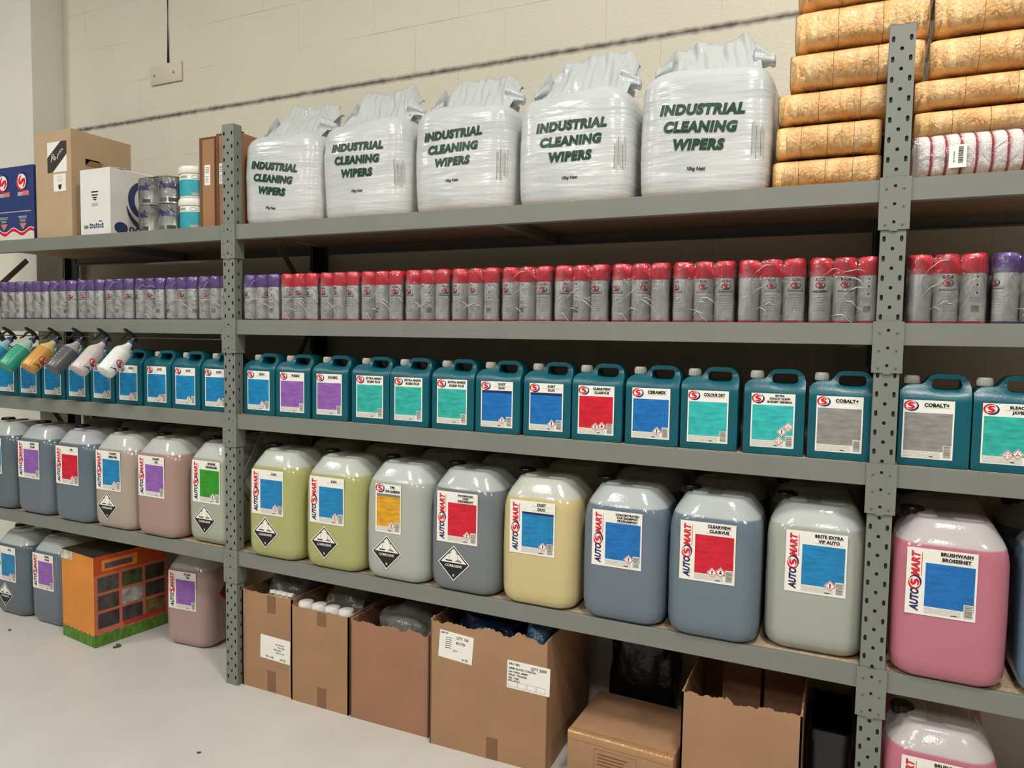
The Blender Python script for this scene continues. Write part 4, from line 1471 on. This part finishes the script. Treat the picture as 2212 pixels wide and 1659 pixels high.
# right wall built around its hand hole
hy0, hy1, hz0, hz1 = 0.075, 0.155, 0.372, 0.405
mb.box(sx - 0.005, sx, 0.005, sy - 0.005, 0, hz0, CARD)
mb.box(sx - 0.005, sx, 0.005, sy - 0.005, hz1, sz, CARD)
mb.box(sx - 0.005, sx, 0.005, hy0, hz0, hz1, CARD)
mb.box(sx - 0.005, sx, hy1, sy - 0.005, hz0, hz1, CARD)
mb.box(0.005, sx - 0.005, 0.005, sy - 0.005, sz - 0.006, sz - 0.0005, CARD)
mb.build('carton', t)
mb = MB()
mb.add([(sx + 0.001, hy0, hz0), (sx + 0.001, hy1, hz0), (sx + 0.028, hy1 - 0.004, hz0 + 0.020), (sx + 0.028, hy0 + 0.004, hz0 + 0.020)], [(0, 1, 2, 3)], CARD)
mb.add([(sx + 0.001, hy0, hz0 - .003), (sx + 0.001, hy1, hz0 - .003), (sx + 0.028, hy1 - 0.004, hz0 + 0.017), (sx + 0.028, hy0 + 0.004, hz0 + 0.017)], [(3, 2, 1, 0)], CARD)
mb.build('hand_hole_flap', t)
fl = Flat()
fl.rect(0, 0, 0.150, 0.150, WHITE, 0)
fl.poly([(0.0, 0.0), (0.04, 0.0), (0.150, 0.085), (0.150, 0.150), (0.105, 0.150), (0.0, 0.075)], mat('sticker_charcoal', '#35302e', 0.5, var=0.2, vscale=40), 1)
for (xa, za), pts in (((0.030, 0.052), ((0, 0), (0.010, 0.040), (0.022, 0.036), (0.012, 0.020), (0.030, 0.008))), ((0.056, 0.062), ((0, 0.018), (0.006, 0.0), (0.013, 0.014), (0.020, 0.002), (0.030, 0.026))), ((0.090, 0.086), ((0, 0), (0.008, 0.020), (0.014, 0.008), (0.024, 0.026), (0.034, 0.020)))):
    fl.stroke([(xa + p, za + r) for p, r in pts], 0.0045, WHITE, 2)
fl.build('sticker', t, (0.095, 0, 0.330))
fl = Flat()
fl.rect(0, 0, 0.095, 0.085, WHITE, 0)
for q in range(4):
    fl.rect(0.028, 0.048 + 0.008 * q, 0.07, 0.050 + 0.008 * q, PALEINK, 1)
fl.poly([(0.036, 0.032), (0.062, 0.034), (0.060, 0.016), (0.048, 0.006), (0.038, 0.016)], BLACK, 1)
fl.build('sticker', t, (0.140, 0, 0.235))

NVY = mat('ink_slate_navy', '#2a3a63', 0.5)
WCAR = mat('white_carton', '#dcdbd6', 0.55, var=0.03, vscale=10)
t = thing('white_carton', 'white open carton with a navy crescent emblem beside the tan carton', 'box', (-1.046, 0.035, Z5), 0)
mb = MB()
wx, wy, wz = 0.215, 0.34, 0.315
mb.box(0, wx, 0, 0.004, 0, wz, WCAR)
mb.box(0, wx, wy - 0.004, wy, 0, wz, WCAR)
mb.box(0, 0.004, 0.004, wy - 0.004, 0, wz, WCAR)
mb.box(wx - 0.004, wx, 0.004, wy - 0.004, 0, wz, WCAR)
mb.box(0.004, wx - 0.004, 0.004, wy - 0.004, 0, 0.005, WCAR)
mb.build('carton', t)
mb = MB()
for (pts) in ([(0, 0.002, wz), (wx, 0.002, wz), (wx - 0.006, 0.09, wz + 0.012), (0.006, 0.09, wz + 0.012)], [(wx - 0.002, 0.005, wz), (wx - 0.002, wy, wz), (wx - 0.09, wy - 0.01, wz + 0.03), (wx - 0.09, 0.10, wz + 0.02)],
              [(0.002, 0.005, wz), (0.002, wy, wz), (0.07, wy - 0.01, wz + 0.012), (0.07, 0.10, wz + 0.012)]):
    up3 = [(p[0], p[1], p[2] + 0.003) for p in pts]
    mb.add(pts + up3, [(3, 2, 1, 0), (4, 5, 6, 7), (0, 1, 5, 4), (1, 2, 6, 5), (2, 3, 7, 6), (3, 0, 4, 7)], WCAR)
mb.build('flap', t)
fl = Flat()
for q, w in ((0.205, 0.05), (0.190, 0.045), (0.178, 0.03), (0.168, 0.02), (0.148, 0.045), (0.140, 0.045)):
    fl.rect(0.105 - w / 2, q, 0.105 + w / 2, q + 0.006, BLACK if q > 0.15 else PALEINK, 1)
for q in range(7):
    fl.rect(0.066 + 0.0145 * q, 0.034 + 0.002 * (q % 2), 0.077 + 0.0145 * q, 0.058 - 0.003 * (q % 3), NVY, 1)
    fl.rect(0.070 + 0.0145 * q, 0.041, 0.0735 + 0.0145 * q, 0.0475, WCAR, 2)
fl.rect(0.130, 0.064, 0.155, 0.069, NVY, 1)
fl.rect(0.025, 0.034, 0.055, 0.05, GREYINK, 1)
fl.build('printed_front', t)
fl = Flat()
def arc(cx, cz, r, a0, a1, w):
    fl.stroke([(cx + r * math.cos(R_(a0 + (a1 - a0) * k / 20)), cz + r * math.sin(R_(a0 + (a1 - a0) * k / 20))) for k in range(21)], [0.004 + w * math.sin(math.pi * k / 20) for k in range(21)], NVY, 1)
arc(0.20, 0.185, 0.088, 70, 275, 0.032)
fl.disc(0.215, 0.180, 0.058, 0.058, NVY, 1)
arc(0.21, 0.17, 0.125, 190, 285, 0.02)
fl.disc(0.055, 0.038, 0.036, 0.028, NVY, 1)
for q in range(4):
    fl.disc(0.112 + 0.034 * q, 0.036, 0.015, 0.015 + 0.002 * (q % 2), NVY, 1)
    fl.disc(0.112 + 0.034 * q, 0.036, 0.006, 0.008, WCAR, 2)
fl.build('printed_side', t, (wx, 0, 0), fn=on_side)

# shrink-wrapped pack of polish tins
t = thing('tin_pack', 'film-wrapped pack of silver tins with dark blue lettering, before the white carton', 'tin pack', (-0.5575, 0.105, Z5), 0)
SILV = mat('silver_tin', '#a4a49d', 0.35, metal=0.45, var=0.2, vscale=24, stretch=(1, 1, 0.6))
RT = 0.061
mb = MB()
mb.lathe([(RT - 0.004, 0.0), (RT, 0.002), (RT, 0.005), (RT - 0.001, 0.007), (RT - 0.001, 0.118), (RT, 0.120), (RT, 0.123), (RT - 0.003, 0.1245), (RT - 0.006, 0.121)], SILV, 32)
TMESH = mb.mesh('tin')
fl = Flat()
fl.text('Peek', 0.0, 0.085, 0.034, mat('ink_deep_blue', '#1c1f6e', 0.45), 1, maxw=0.092, bold=0.075, shear=0.12, ref='k')
for q in range(3):
    fl.rect(-0.035, 0.050 - 0.007 * q, 0.035, 0.0525 - 0.007 * q, PALEINK, 1, 10)
fl.rect(-0.045, 0.010, -0.004, 0.027, GREYINK, 1, 8)
fl.rect(0.006, 0.010, 0.046, 0.027, mat('ink_charcoal', '#45443f', 0.5, var=0.3, vscale=90), 1, 8)
# lettering is split fine enough to bend round the tin
TPR = fl.mesh('printed_label', wrap_fn(RT - 0.0008))
for j in range(2):
    for i in range(2):
        for k in range(2):
            c = link('tin', TMESH, t, ((i - 0.5) * 0.1235, -0.0 + j * 0.1235, k * 0.1255 + 0.0008))
            if j == 0:
                link('printed_label', TPR, c, (0, 0, 0), (0, 0, R_((-14, 22)[i] + (6 if k else -4))))
mb = MB()
rg = []
for z, g in ((0.0008, 0.0), (0.03, 0.001), (0.06, 0.0015), (0.1, 0.001), (0.125, -0.001), (0.15, 0.001), (0.2, 0.0015), (0.235, 0.001), (0.25, -0.001), (0.2535, -0.012)):
    rg.append([Vector((v.x + 0.0012 * noise.noise(v * 40 + Vector((0, 0, z * 50))), v.y + 0.0617 + 0.0012 * noise.noise(v * 40 + Vector((3, 0, z * 50))), z)) for v in rrect(0.1255 + g, 0.126 + g, 0.062, 10)])
mb.loft(rg, FILM, False, True)
mb.build('shrink_film', t, angle=80)

# tubs of wipes
TURQ = mat('tub_label_turquoise', '#2f9eac', 0.4, var=0.12, vscale=30)
TUBW = mat('tub_white_plastic', '#e6e4dc', 0.35)
for k in range(2):
    lb = ('turquoise-labelled tub of wipes standing on the shelf, under its twin', 'turquoise-labelled tub of wipes stacked on top of its twin')[k]
    t = thing('wipes_tub', lb, 'tub', (-0.349, 0.115, Z5 + 0.1425 * k), R_(-4 + 7 * k), 'turquoise tubs of wipes')
    mb = MB()
    mb.lathe([(0.068, 0.0), (0.072, 0.003), (0.073, 0.11), (0.073, 0.114)], TUBW, 36)
    mb.build('tub', t)
    mb = MB()
    mb.lathe([(0.0775, 0.108), (0.079, 0.110), (0.079, 0.130), (0.076, 0.1385), (0.069, 0.1418), (0.05, 0.142)], TUBW, 40)
    mb.build('lid', t)
    fl = Flat()
    fl.rect(-0.10, 0.008, 0.13, 0.080, TURQ, 0, 30)
    fl.rect(-0.10, 0.080, 0.13, 0.101, WHITE, 0, 30)
    fl.text('WIPES', -0.008, 0.091, 0.012, GREYINK, 1, maxw=0.05, bold=0.04)
    fl.stroke([(0.05 + 0.016 * math.cos(R_(30 * q)), 0.0905 + 0.007 * math.sin(R_(30 * q))) for q in range(13)], 0.0022, GREYINK, 1)
    fl.rect(0.035, 0.010, 0.085, 0.022, PALEINK, 1, 8)
    fl.build('printed_label', t, fn=wrap_fn(0.0732))

# two slim brown cartons by the post
BR = mat('slim_carton_brown', '#9b714b', 0.7, var=0.05, vscale=8)
BRD = mat('slim_carton_edge', '#70482b', 0.8)
for k, (x0, h, lb) in enumerate(((-0.264, 0.392, 'slim brown carton with a white sticker, left one of the pair by the post'), (-0.163, 0.400, 'slim brown carton with a white sticker, partly behind the left-hand post'))):
    t = thing('slim_carton', lb, 'box', (x0, 0.055, Z5), 0, 'slim brown cartons')
    w = 0.094 if k == 0 else 0.143
    mb = MB()
    mb.rbox(0, w, 0, 0.36, 0, h, BR, 0.002, 1, False)
    mb.build('carton', t)
    mb = MB()
    mb.box(0.0, 0.015, -0.0022, 0.0, 0.0, h + 0.002, BRD)
    if k == 0:
        mb.box(w - 0.005, w, -0.0022, 0.0, 0.0, h + 0.004, BRD)
    mb.box(0.0, w, -0.002, 0.02, h, h + 0.006, BRD)
    mb.build('flap_edge', t)
    fl = Flat()
    fl.rect(0, 0, 0.034, 0.088, WHITE, 0)
    for q in range(4):
        fl.stroke([(0.006, 0.056 + 0.007 * q), (0.017, 0.053 + 0.008 * q), (0.027, 0.057 + 0.006 * q)], 0.002, BLACK, 1)
    for q in range(5):
        fl.rect(0.007, 0.012 + 0.006 * q, 0.016 if q % 2 else 0.024, 0.0145 + 0.006 * q, GREYINK, 1)
    fl.build('sticker', t, (0.029 - 0.017 * k, 0, 0.190))
# ------------------------------------------------------------------ boxes on the floor
def ragged(rnd, n, amp):
    o = rnd.uniform(0, 99)
    return [amp * (0.9 * noise.noise(Vector((k * 0.22, o, 0))) + 0.5 * noise.noise(Vector((k * 0.75, o, 5))) + 0.25 * noise.noise(Vector((k * 2.1, o, 9)))) - amp * 0.4 for k in range(n + 1)]
def wall_strip(mb, P, L, h, th, m, rnd, amp, n=60):
    """cardboard wall with a torn top edge; P(u, w, z): u along, w inwards"""
    tops = [h + t for t in ragged(rnd, n, amp)]
    for k in range(n):
        u0, u1 = L * k / n, L * (k + 1) / n
        z0, z1 = tops[k], tops[k + 1]
        v = [P(u0, 0, 0), P(u1, 0, 0), P(u1, 0, z1), P(u0, 0, z0), P(u0, th, 0), P(u1, th, 0), P(u1, th, z1), P(u0, th, z0)]
        f = [(0, 1, 2, 3), (5, 4, 7, 6), (3, 2, 6, 7)]
        if k == 0:
            f.append((4, 0, 3, 7))
        if k == n - 1:
            f.append((1, 5, 6, 2))
        mb.add(v, f, m)
def open_box(name, label, loc, rot, sx, sy, sz, m, seed, amp=0.012, hback=None):
    t = thing(name, label, 'cardboard box', loc, rot, 'cardboard boxes on the floor')
    rnd = random.Random(seed)
    mb = MB()
    th = 0.006
    hb = hback or sz
    wall_strip(mb, lambda u, w, z: (u, w, z), sx, sz, th, m, rnd, amp)
    wall_strip(mb, lambda u, w, z: (sx - w, u, z), sy, sz, th, m, rnd, amp * 0.5)
    wall_strip(mb, lambda u, w, z: (sx - u, sy - w, z), sx, hb, th, m, rnd, amp * 0.5)
    wall_strip(mb, lambda u, w, z: (w, sy - u, z), sy, sz, th, m, rnd, amp * 0.5)
    mb.box(0.001, sx - 0.001, 0.001, sy - 0.001, 0.0, 0.006, m)
    mb.build('carton', t)
    return t
def tape(t, x, z0, z1, w=0.046):
    mb = MB()
    mb.rbox(x - w / 2, x + w / 2, -0.0012, 0.0, z0, z1, TAPE, 0.0004, 1, False)
    mb.build('tape', t)
def ship_label(t, x, z, w, h, rot, lines, seed, code=False, boxes=False):
    fl = Flat()
    fl.rect(0, 0, w, h, WHITE, 0)
    for (tx, px, pz, ph, mw_) in lines:
        fl.text(tx, px, pz, ph, BLACK if 'QTY' not in tx else mat('ink_maroon', '#5a2026', 0.5), 1, maxw=mw_, bold=0.03, align='L')
    if code:
        for q in range(6):
            fl.stroke([(0.026, h - 0.026 - 0.008 * q), (0.040, h - 0.022 - 0.008 * q), (0.052, h - 0.024 - 0.008 * q)], 0.002, BLACK, 1)
    if boxes:
        for q in range(4):
            x0 = 0.006 + q * (w - 0.02) / 4
            x1 = x0 + (w - 0.03) / 4
            for a in ((x0, 0.006, x1, 0.0068), (x0, 0.0255, x1, 0.0263), (x0, 0.006, x0 + 0.0008, 0.026), (x1, 0.006, x1 + 0.0008, 0.026)):
                fl.rect(*a, GREYINK, 1)
    o = fl.build('sticker', t, (x, 0, z))
    o.rotation_euler = (0, R_(-rot), 0)
rnd = random.Random(9)
t = open_box('cardboard_box', 'tan cardboard box with white sticker against the left-hand post', (0.003, 0.022, 0), 0, 0.282, 0.44, 0.432, CARD2, 1, 0.006)
tape(t, 0.168, 0.352, 0.428)
tape(t, 0.168, 0.004, 0.095)
ship_label(t, 0.104, 0.146, 0.166, 0.104, -1.5, [('PVC GLOVES', 0.085, 0.074, 0.006, 0.075), ('PWD FREE', 0.098, 0.062, 0.006, 0.06), ('SIZE LARGE', 0.075, 0.050, 0.006, 0.085), ('BATCH 2107', 0.09, 0.038, 0.006, 0.07), ('PO 1185', 0.032, 0.012, 0.009, 0.05), ('A5122', 0.11, 0.012, 0.009, 0.05)], 1)
t = open_box('cardboard_box', 'tan cardboard box with brown tape and white bottle tops showing, second along', (0.290, 0.012, 0), 0, 0.300, 0.45, 0.412, CARD2, 2, 0.004)
tape(t, 0.162, 0.350, 0.408)
tape(t, 0.162, 0.004, 0.088)
t = open_box('cardboard_box', 'plain russet open cardboard box, third from the left-hand post', (0.603, 0.010, 0), R_(1.0), 0.366, 0.46, 0.412, CARD3, 3, 0.012, 0.44)
t = open_box('cardboard_box', 'tall open cardboard box with two white stickers and blue bags inside', (0.990, -0.010, 0), R_(1.5), 0.478, 0.48, 0.492, CARD2, 4, 0.018, 0.49)
ship_label(t, 0.034, 0.350, 0.142, 0.105, -4, [('DBP170', 0.004, 0.096, 0.007, 0.04), ('QTY 100', 0.070, 0.088, 0.010, 0.058), ('BC170', 0.072, 0.068, 0.010, 0.045), ('QTY', 0.06, 0.036, 0.007, 0.02), ('0170', 0.10, 0.010, 0.009, 0.03)], 2, code=True)
ship_label(t, 0.318, 0.288, 0.166, 0.103, -1.0, [('DBC1082', 0.006, 0.091, 0.008, 0.05), ('QTY 2000', 0.092, 0.088, 0.0105, 0.068), ('28MM BLACK CONICAL', 0.006, 0.075, 0.0075, 0.12), ('NATURAL 38MM', 0.006, 0.062, 0.0075, 0.08), ('SPRAY TRIGGER', 0.006, 0.050, 0.0075, 0.08), ('000 11208', 0.006, 0.039, 0.007, 0.05), ('NPC 05733', 0.006, 0.029, 0.007, 0.06)], 3, boxes=True)
tape(t, 0.262, 0.002, 0.085)
# low closed box
t = thing('cardboard_box', 'low closed brown box with shiny taped edge between the two open boxes', 'cardboard box', (1.545, 0.0, 0), R_(-2.0), 'cardboard boxes on the floor')
mb = MB()
mb.rbox(0, 0.375, 0, 0.33, 0, 0.186, CARD2, 0.004, 2, True)
mb.build('carton', t, angle=80)
mb = MB()
TAPEC = mat('clear_brown_tape', '#a98056', 0.15, spec=0.7, var=0.05, vscale=30, bump=0.4, bscale=50, bstretch=(1, 1, 0.3))
rg = []
for k in range(31):
    u = 0.002 + 0.371 * k / 30
    j = 0.0015 * noise.noise(Vector((u * 40, 0, 0)))
    rg.append([(u, -0.0012, 0.160 + j), (u, -0.0022, 0.176), (u, 0.0, 0.1868), (u, 0.012, 0.1878), (u, 0.028 + j, 0.1872)])
mb.loft(rg, TAPEC, False, False, True, closed=False)
mb.build('tape', t, angle=80)
fl = Flat()
x0, z0, x1, z1 = 0.10, 0.03, 0.25, 0.145
for a in ((x0, z0, x1, z0 + 0.0012), (x0, z1, x1, z1 + 0.0012), (x0, z0, x0 + 0.0012, z1), (x1, z0, x1 + 0.0012, z1)):
    fl.rect(*a, CARDD, 0)
for q in range(4):
    fl.rect(x0 + 0.012, z1 - 0.018 - 0.012 * q, x1 - 0.03 - 0.012 * (q % 2), z1 - 0.0135 - 0.012 * q, CARDD, 0)
fl.build('printed_panel', t)
t = open_box('cardboard_box', 'open cardboard box with torn rim, rightmost on the floor before the post', (1.938, 0.0, 0), 0, 0.366, 0.42, 0.418, CARD2, 6, 0.014, 0.47)
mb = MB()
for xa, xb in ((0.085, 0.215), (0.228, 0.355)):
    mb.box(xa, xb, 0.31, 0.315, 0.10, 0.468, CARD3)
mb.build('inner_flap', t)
# black crate in the gap
t = thing('black_crate', 'glossy black plastic crate in the dark gap left of the right-hand post', 'crate', (2.315, 0.19, 0))
GLB = mat('crate_black', '#0b0b0c', 0.16, spec=0.6)
mb = MB()
mb.loft([rrect(0.066, 0.14, 0.02, 5, z, 0.07, 0.15) for z in (0.0, 0.01)] + [rrect(0.07, 0.145, 0.02, 5, z, 0.07, 0.15) for z in (0.02, 0.26)], GLB, True, False)
mb.loft([rrect(0.064, 0.139, 0.016, 5, z, 0.07, 0.15) for z in (0.02, 0.26)], GLB, True, False)
mb.build('crate_body', t)
mb = MB()
mb.loft([rrect(*q, 5, z, 0.07, 0.15) for q, z in (((0.070, 0.145, 0.02), 0.252), ((0.077, 0.152, 0.022), 0.256), ((0.077, 0.152, 0.022), 0.290), ((0.072, 0.147, 0.02), 0.295), ((0.062, 0.137, 0.016), 0.292), ((0.062, 0.137, 0.016), 0.25))], GLB, False, False)
mb.build('rim', t)

# contents of the boxes
def crumpled(name, label, cat, loc, sx, sy, sz, m, seed, group=None, amp=0.22, part='bag'):
    t = thing(name, label, cat, loc, 0, group)
    bm = bmesh.new()
    bmesh.ops.create_icosphere(bm, subdivisions=4, radius=1.0)
    off = Vector((seed * 9.1, seed * 4.7, seed))
    for v in bm.verts:
        d = v.co.normalized()
        k = 1 + amp * noise.noise(d * 2.2 + off) + amp * 0.7 * abs(noise.noise(d * 5.5 + off)) + 0.06 * noise.noise(d * 14 + off)
        e = [math.copysign(abs(c) ** 0.6, c) for c in d]
        v.co = Vector((e[0] * sx * k, e[1] * sy * k, e[2] * sz * k))
        v.co.z = max(v.co.z, -sz)
    z = min(v.co.z for v in bm.verts)
    for v in bm.verts:
        v.co.z -= z
    mb = MB()
    mb.addbm(bm, m, True)
    mb.build(part, t, angle=60)
    return t
BLUEBAG = mat('navy_polythene', '#10213f', 0.18, spec=0.7, bump=0.6, bscale=30)
BLUEBAG2 = mat('blue_polythene', '#3a5e80', 0.18, spec=0.7, bump=0.8, bscale=40, var=0.3, vscale=30)
GREYBAG = mat('grey_polythene', '#6d6c66', 0.25, spec=0.6, bump=0.8, bscale=26, var=0.25, vscale=9)
crumpled('plastic_bag', 'dark navy plastic bag filling the left of the tall open box', 'plastic bag', (1.165, 0.185, 0.008), 0.138, 0.150, 0.250, BLUEBAG, 1, 'plastic bags in the boxes', 0.12)
crumpled('plastic_bag', 'lighter blue crinkled plastic bag at the right of the tall open box', 'plastic bag', (1.392, 0.135, 0.008), 0.058, 0.10, 0.252, BLUEBAG2, 2, 'plastic bags in the boxes', 0.10)
crumpled('plastic_bag', 'grey crumpled polythene bag bulging out of the box by the left-hand post', 'plastic bag', (0.145, 0.235, 0.008), 0.112, 0.145, 0.234, GREYBAG, 3, 'plastic bags in the boxes', 0.16)
crumpled('plastic_bag', 'grey crumpled polythene bag behind the white bottle tops', 'plastic bag', (0.44, 0.265, 0.008), 0.120, 0.130, 0.224, GREYBAG, 4, 'plastic bags in the boxes', 0.16)
crumpled('plastic_bag', 'dusky crumpled polythene bag poking out of the plain russet box', 'plastic bag', (0.80, 0.225, 0.008), 0.145, 0.17, 0.218, GREYBAG, 5, 'plastic bags in the boxes', 0.16)
crumpled('refuse_sack', 'black refuse sack in the dark behind the low closed box', 'sack', (1.70, 0.475, 0.0), 0.13, 0.085, 0.215, mat('black_polythene', '#0d0d0e', 0.3, spec=0.5, bump=0.6, bscale=24), 8, None, 0.16)
BW = mat('bottle_white', '#dedcd6', 0.35)
for k in range(4):
    t = thing('plastic_bottle', 'white plastic bottle, %s from the left in the row inside the second box' % ORD[k], 'bottle', (0.334 + 0.070 * k, 0.056, 0.0068), 0, 'white bottles in the cardboard box')
    mb = MB()
    mb.lathe([(0.028, 0.0), (0.031, 0.004), (0.031, 0.34), (0.026, 0.365), (0.014, 0.378), (0.014, 0.386)], BW, 24)
    mb.build('bottle', t)
    mb = MB()
    mb.lathe([(0.030, 0.382), (0.0335, 0.386), (0.0335, 0.404), (0.030, 0.4145), (0.016, 0.4185)], BW, 24)
    mb.build('cap', t)
t = thing('tissue_roll', 'crumpled white paper lying along the rim of the box by the post', 'paper', (0.145, 0.05, 0.0065))
mb = MB()
rg = []
for k in range(25):
    u = k / 24
    ring = []
    for j in range(10):
        a = 2 * math.pi * j / 10
        q = 1 + 0.35 * noise.noise(Vector((u * 9, math.cos(a) * 1.5, math.sin(a) * 1.5)))
        z = 0.428 + 0.010 * q * math.sin(a)
        ring.append((u * 0.125, 0.012 * q * math.cos(a), z))
    rg.append(ring)
mb.loft(rg, mat('crumpled_paper', '#d8cfc2', 0.7))
mb.box(0.02, 0.11, -0.008, 0.008, 0.0, 0.424, mat('crumpled_paper', '#d8cfc2', 0.7))
mb.build('paper', t)

# orange printed box at the left
t = thing('printed_carton', 'orange printed carton with photo grid and green grass base on the floor', 'box', (-1.205, 0.005, 0), R_(-7), 'printed cartons')
ORB = mat('carton_orange', '#d8852c', 0.5, var=0.10, vscale=7)
ORD_ = mat('carton_dark_orange', '#b8481c', 0.5, var=0.10, vscale=10)
GRS = mat('carton_grass_print', '#4f7a24', 0.55, var=0.35, vscale=50, stretch=(1, 1, 0.4))
PKB = mat('carton_salmon', '#b8664a', 0.5, var=0.08, vscale=10)
TOPD = mat('carton_top_dark', '#2e2c22', 0.5, var=0.3, vscale=12)
cw, cd, ch = 0.297, 0.385, 0.452
mb = MB()
mb.box(0, cw, 0, cd, 0, ch - 0.002, ORB)
mb.build('carton', t)
mb = MB()
mb.box(0, cw, 0, cd, ch - 0.002, ch, TOPD)
mb.build('lid', t)
fl = Flat()
gz = [0.060 + 0.006 * math.sin(k * 2.3) for k in range(21)]
for k in range(20):
    fl.poly([(cw * k / 20, 0), (cw * (k + 1) / 20, 0), (cw * (k + 1) / 20, gz[k + 1]), (cw * k / 20, gz[k])], GRS, 0)
fl.build('printed_front', t)
mb = MB()
mb.rbox(0.0, 0.11, -0.004, 0.0, 0.405, 0.450, mat('torn_tape', '#c8beae', 0.3, var=0.4, vscale=30), 0.001, 1, False)
mb.build('torn_tape', t)
fl = Flat()
for k in range(20):
    fl.poly([(cd * k / 20, 0), (cd * (k + 1) / 20, 0), (cd * (k + 1) / 20, gz[20 - k - 1]), (cd * k / 20, gz[20 - k])], GRS, 1)
fl.rect(0, 0.055, cd, 0.36, PKB, 0)
fl.rect(0, 0.36, cd, ch, ORD_, 0)
fl.rect(0.04, 0.372, 0.22, 0.428, ORB, 1)
fl.rect(0.055, 0.384, 0.195, 0.412, mat('ink_plum_grey', '#5d4558', 0.5, var=0.3, vscale=60), 2)
cols_ = ['#4d4a40', '#454a30', '#3c3430', '#45413c', '#9c9c98', '#3f3a38', '#3b343a', '#43383a', '#6e5a34']
for r in range(3):
    for c in range(3):
        x0 = 0.018 + 0.122 * c
        z1 = 0.345 - 0.090 * r
        pm = mat('photo_print_%d%d' % (r, c), cols_[r * 3 + c], 0.45, var=0.55, vscale=22, detail=6)
        fl.rect(x0, z1 - 0.076, x0 + 0.106, z1, pm, 1)
fl.rect(0.145, 0.068, cd - 0.01, 0.092, mat('carton_red_strip', '#a8382c', 0.5), 2)
fl.build('printed_side', t, (cw, 0, 0), fn=on_side)

# debris on the floor
DEB = mat('dry_leaf', '#4a4038', 0.8, var=0.3, vscale=80)
for k, (x, y, s, lb) in enumerate(((-1.50, -0.086, 0.022, 'small dry leaf scrap on the floor at the left picture edge'), (0.263, -0.449, 0.014, 'tiny dark twig scrap alone on the open floor'), (-0.83, 0.03, 0.04, 'dark curled scrap on the floor beside the orange carton'))):
    t = thing('leaf_scrap', lb, 'debris', (x, y, 0.0), R_(40 * k), 'scraps on the floor')
    mb = MB()
    rg = []
    r2 = random.Random(k)
    for q in range(9):
        u = q / 8
        w = s * 0.3 * math.sin(math.pi * (0.08 + 0.84 * u)) * (1 + 0.4 * r2.uniform(-1, 1))
        zc = 0.0015 + 0.25 * s * abs(math.sin(u * 4 + k))
        rg.append([(s * (u - 0.5), -w, 0.0006 + zc * 0.4), (s * (u - 0.5), 0, 0.0004), (s * (u - 0.5), w, 0.0006 + zc), (s * (u - 0.5), 0, 0.0016)])
    mb.loft(rg, DEB)
    mb.build('leaf', t)
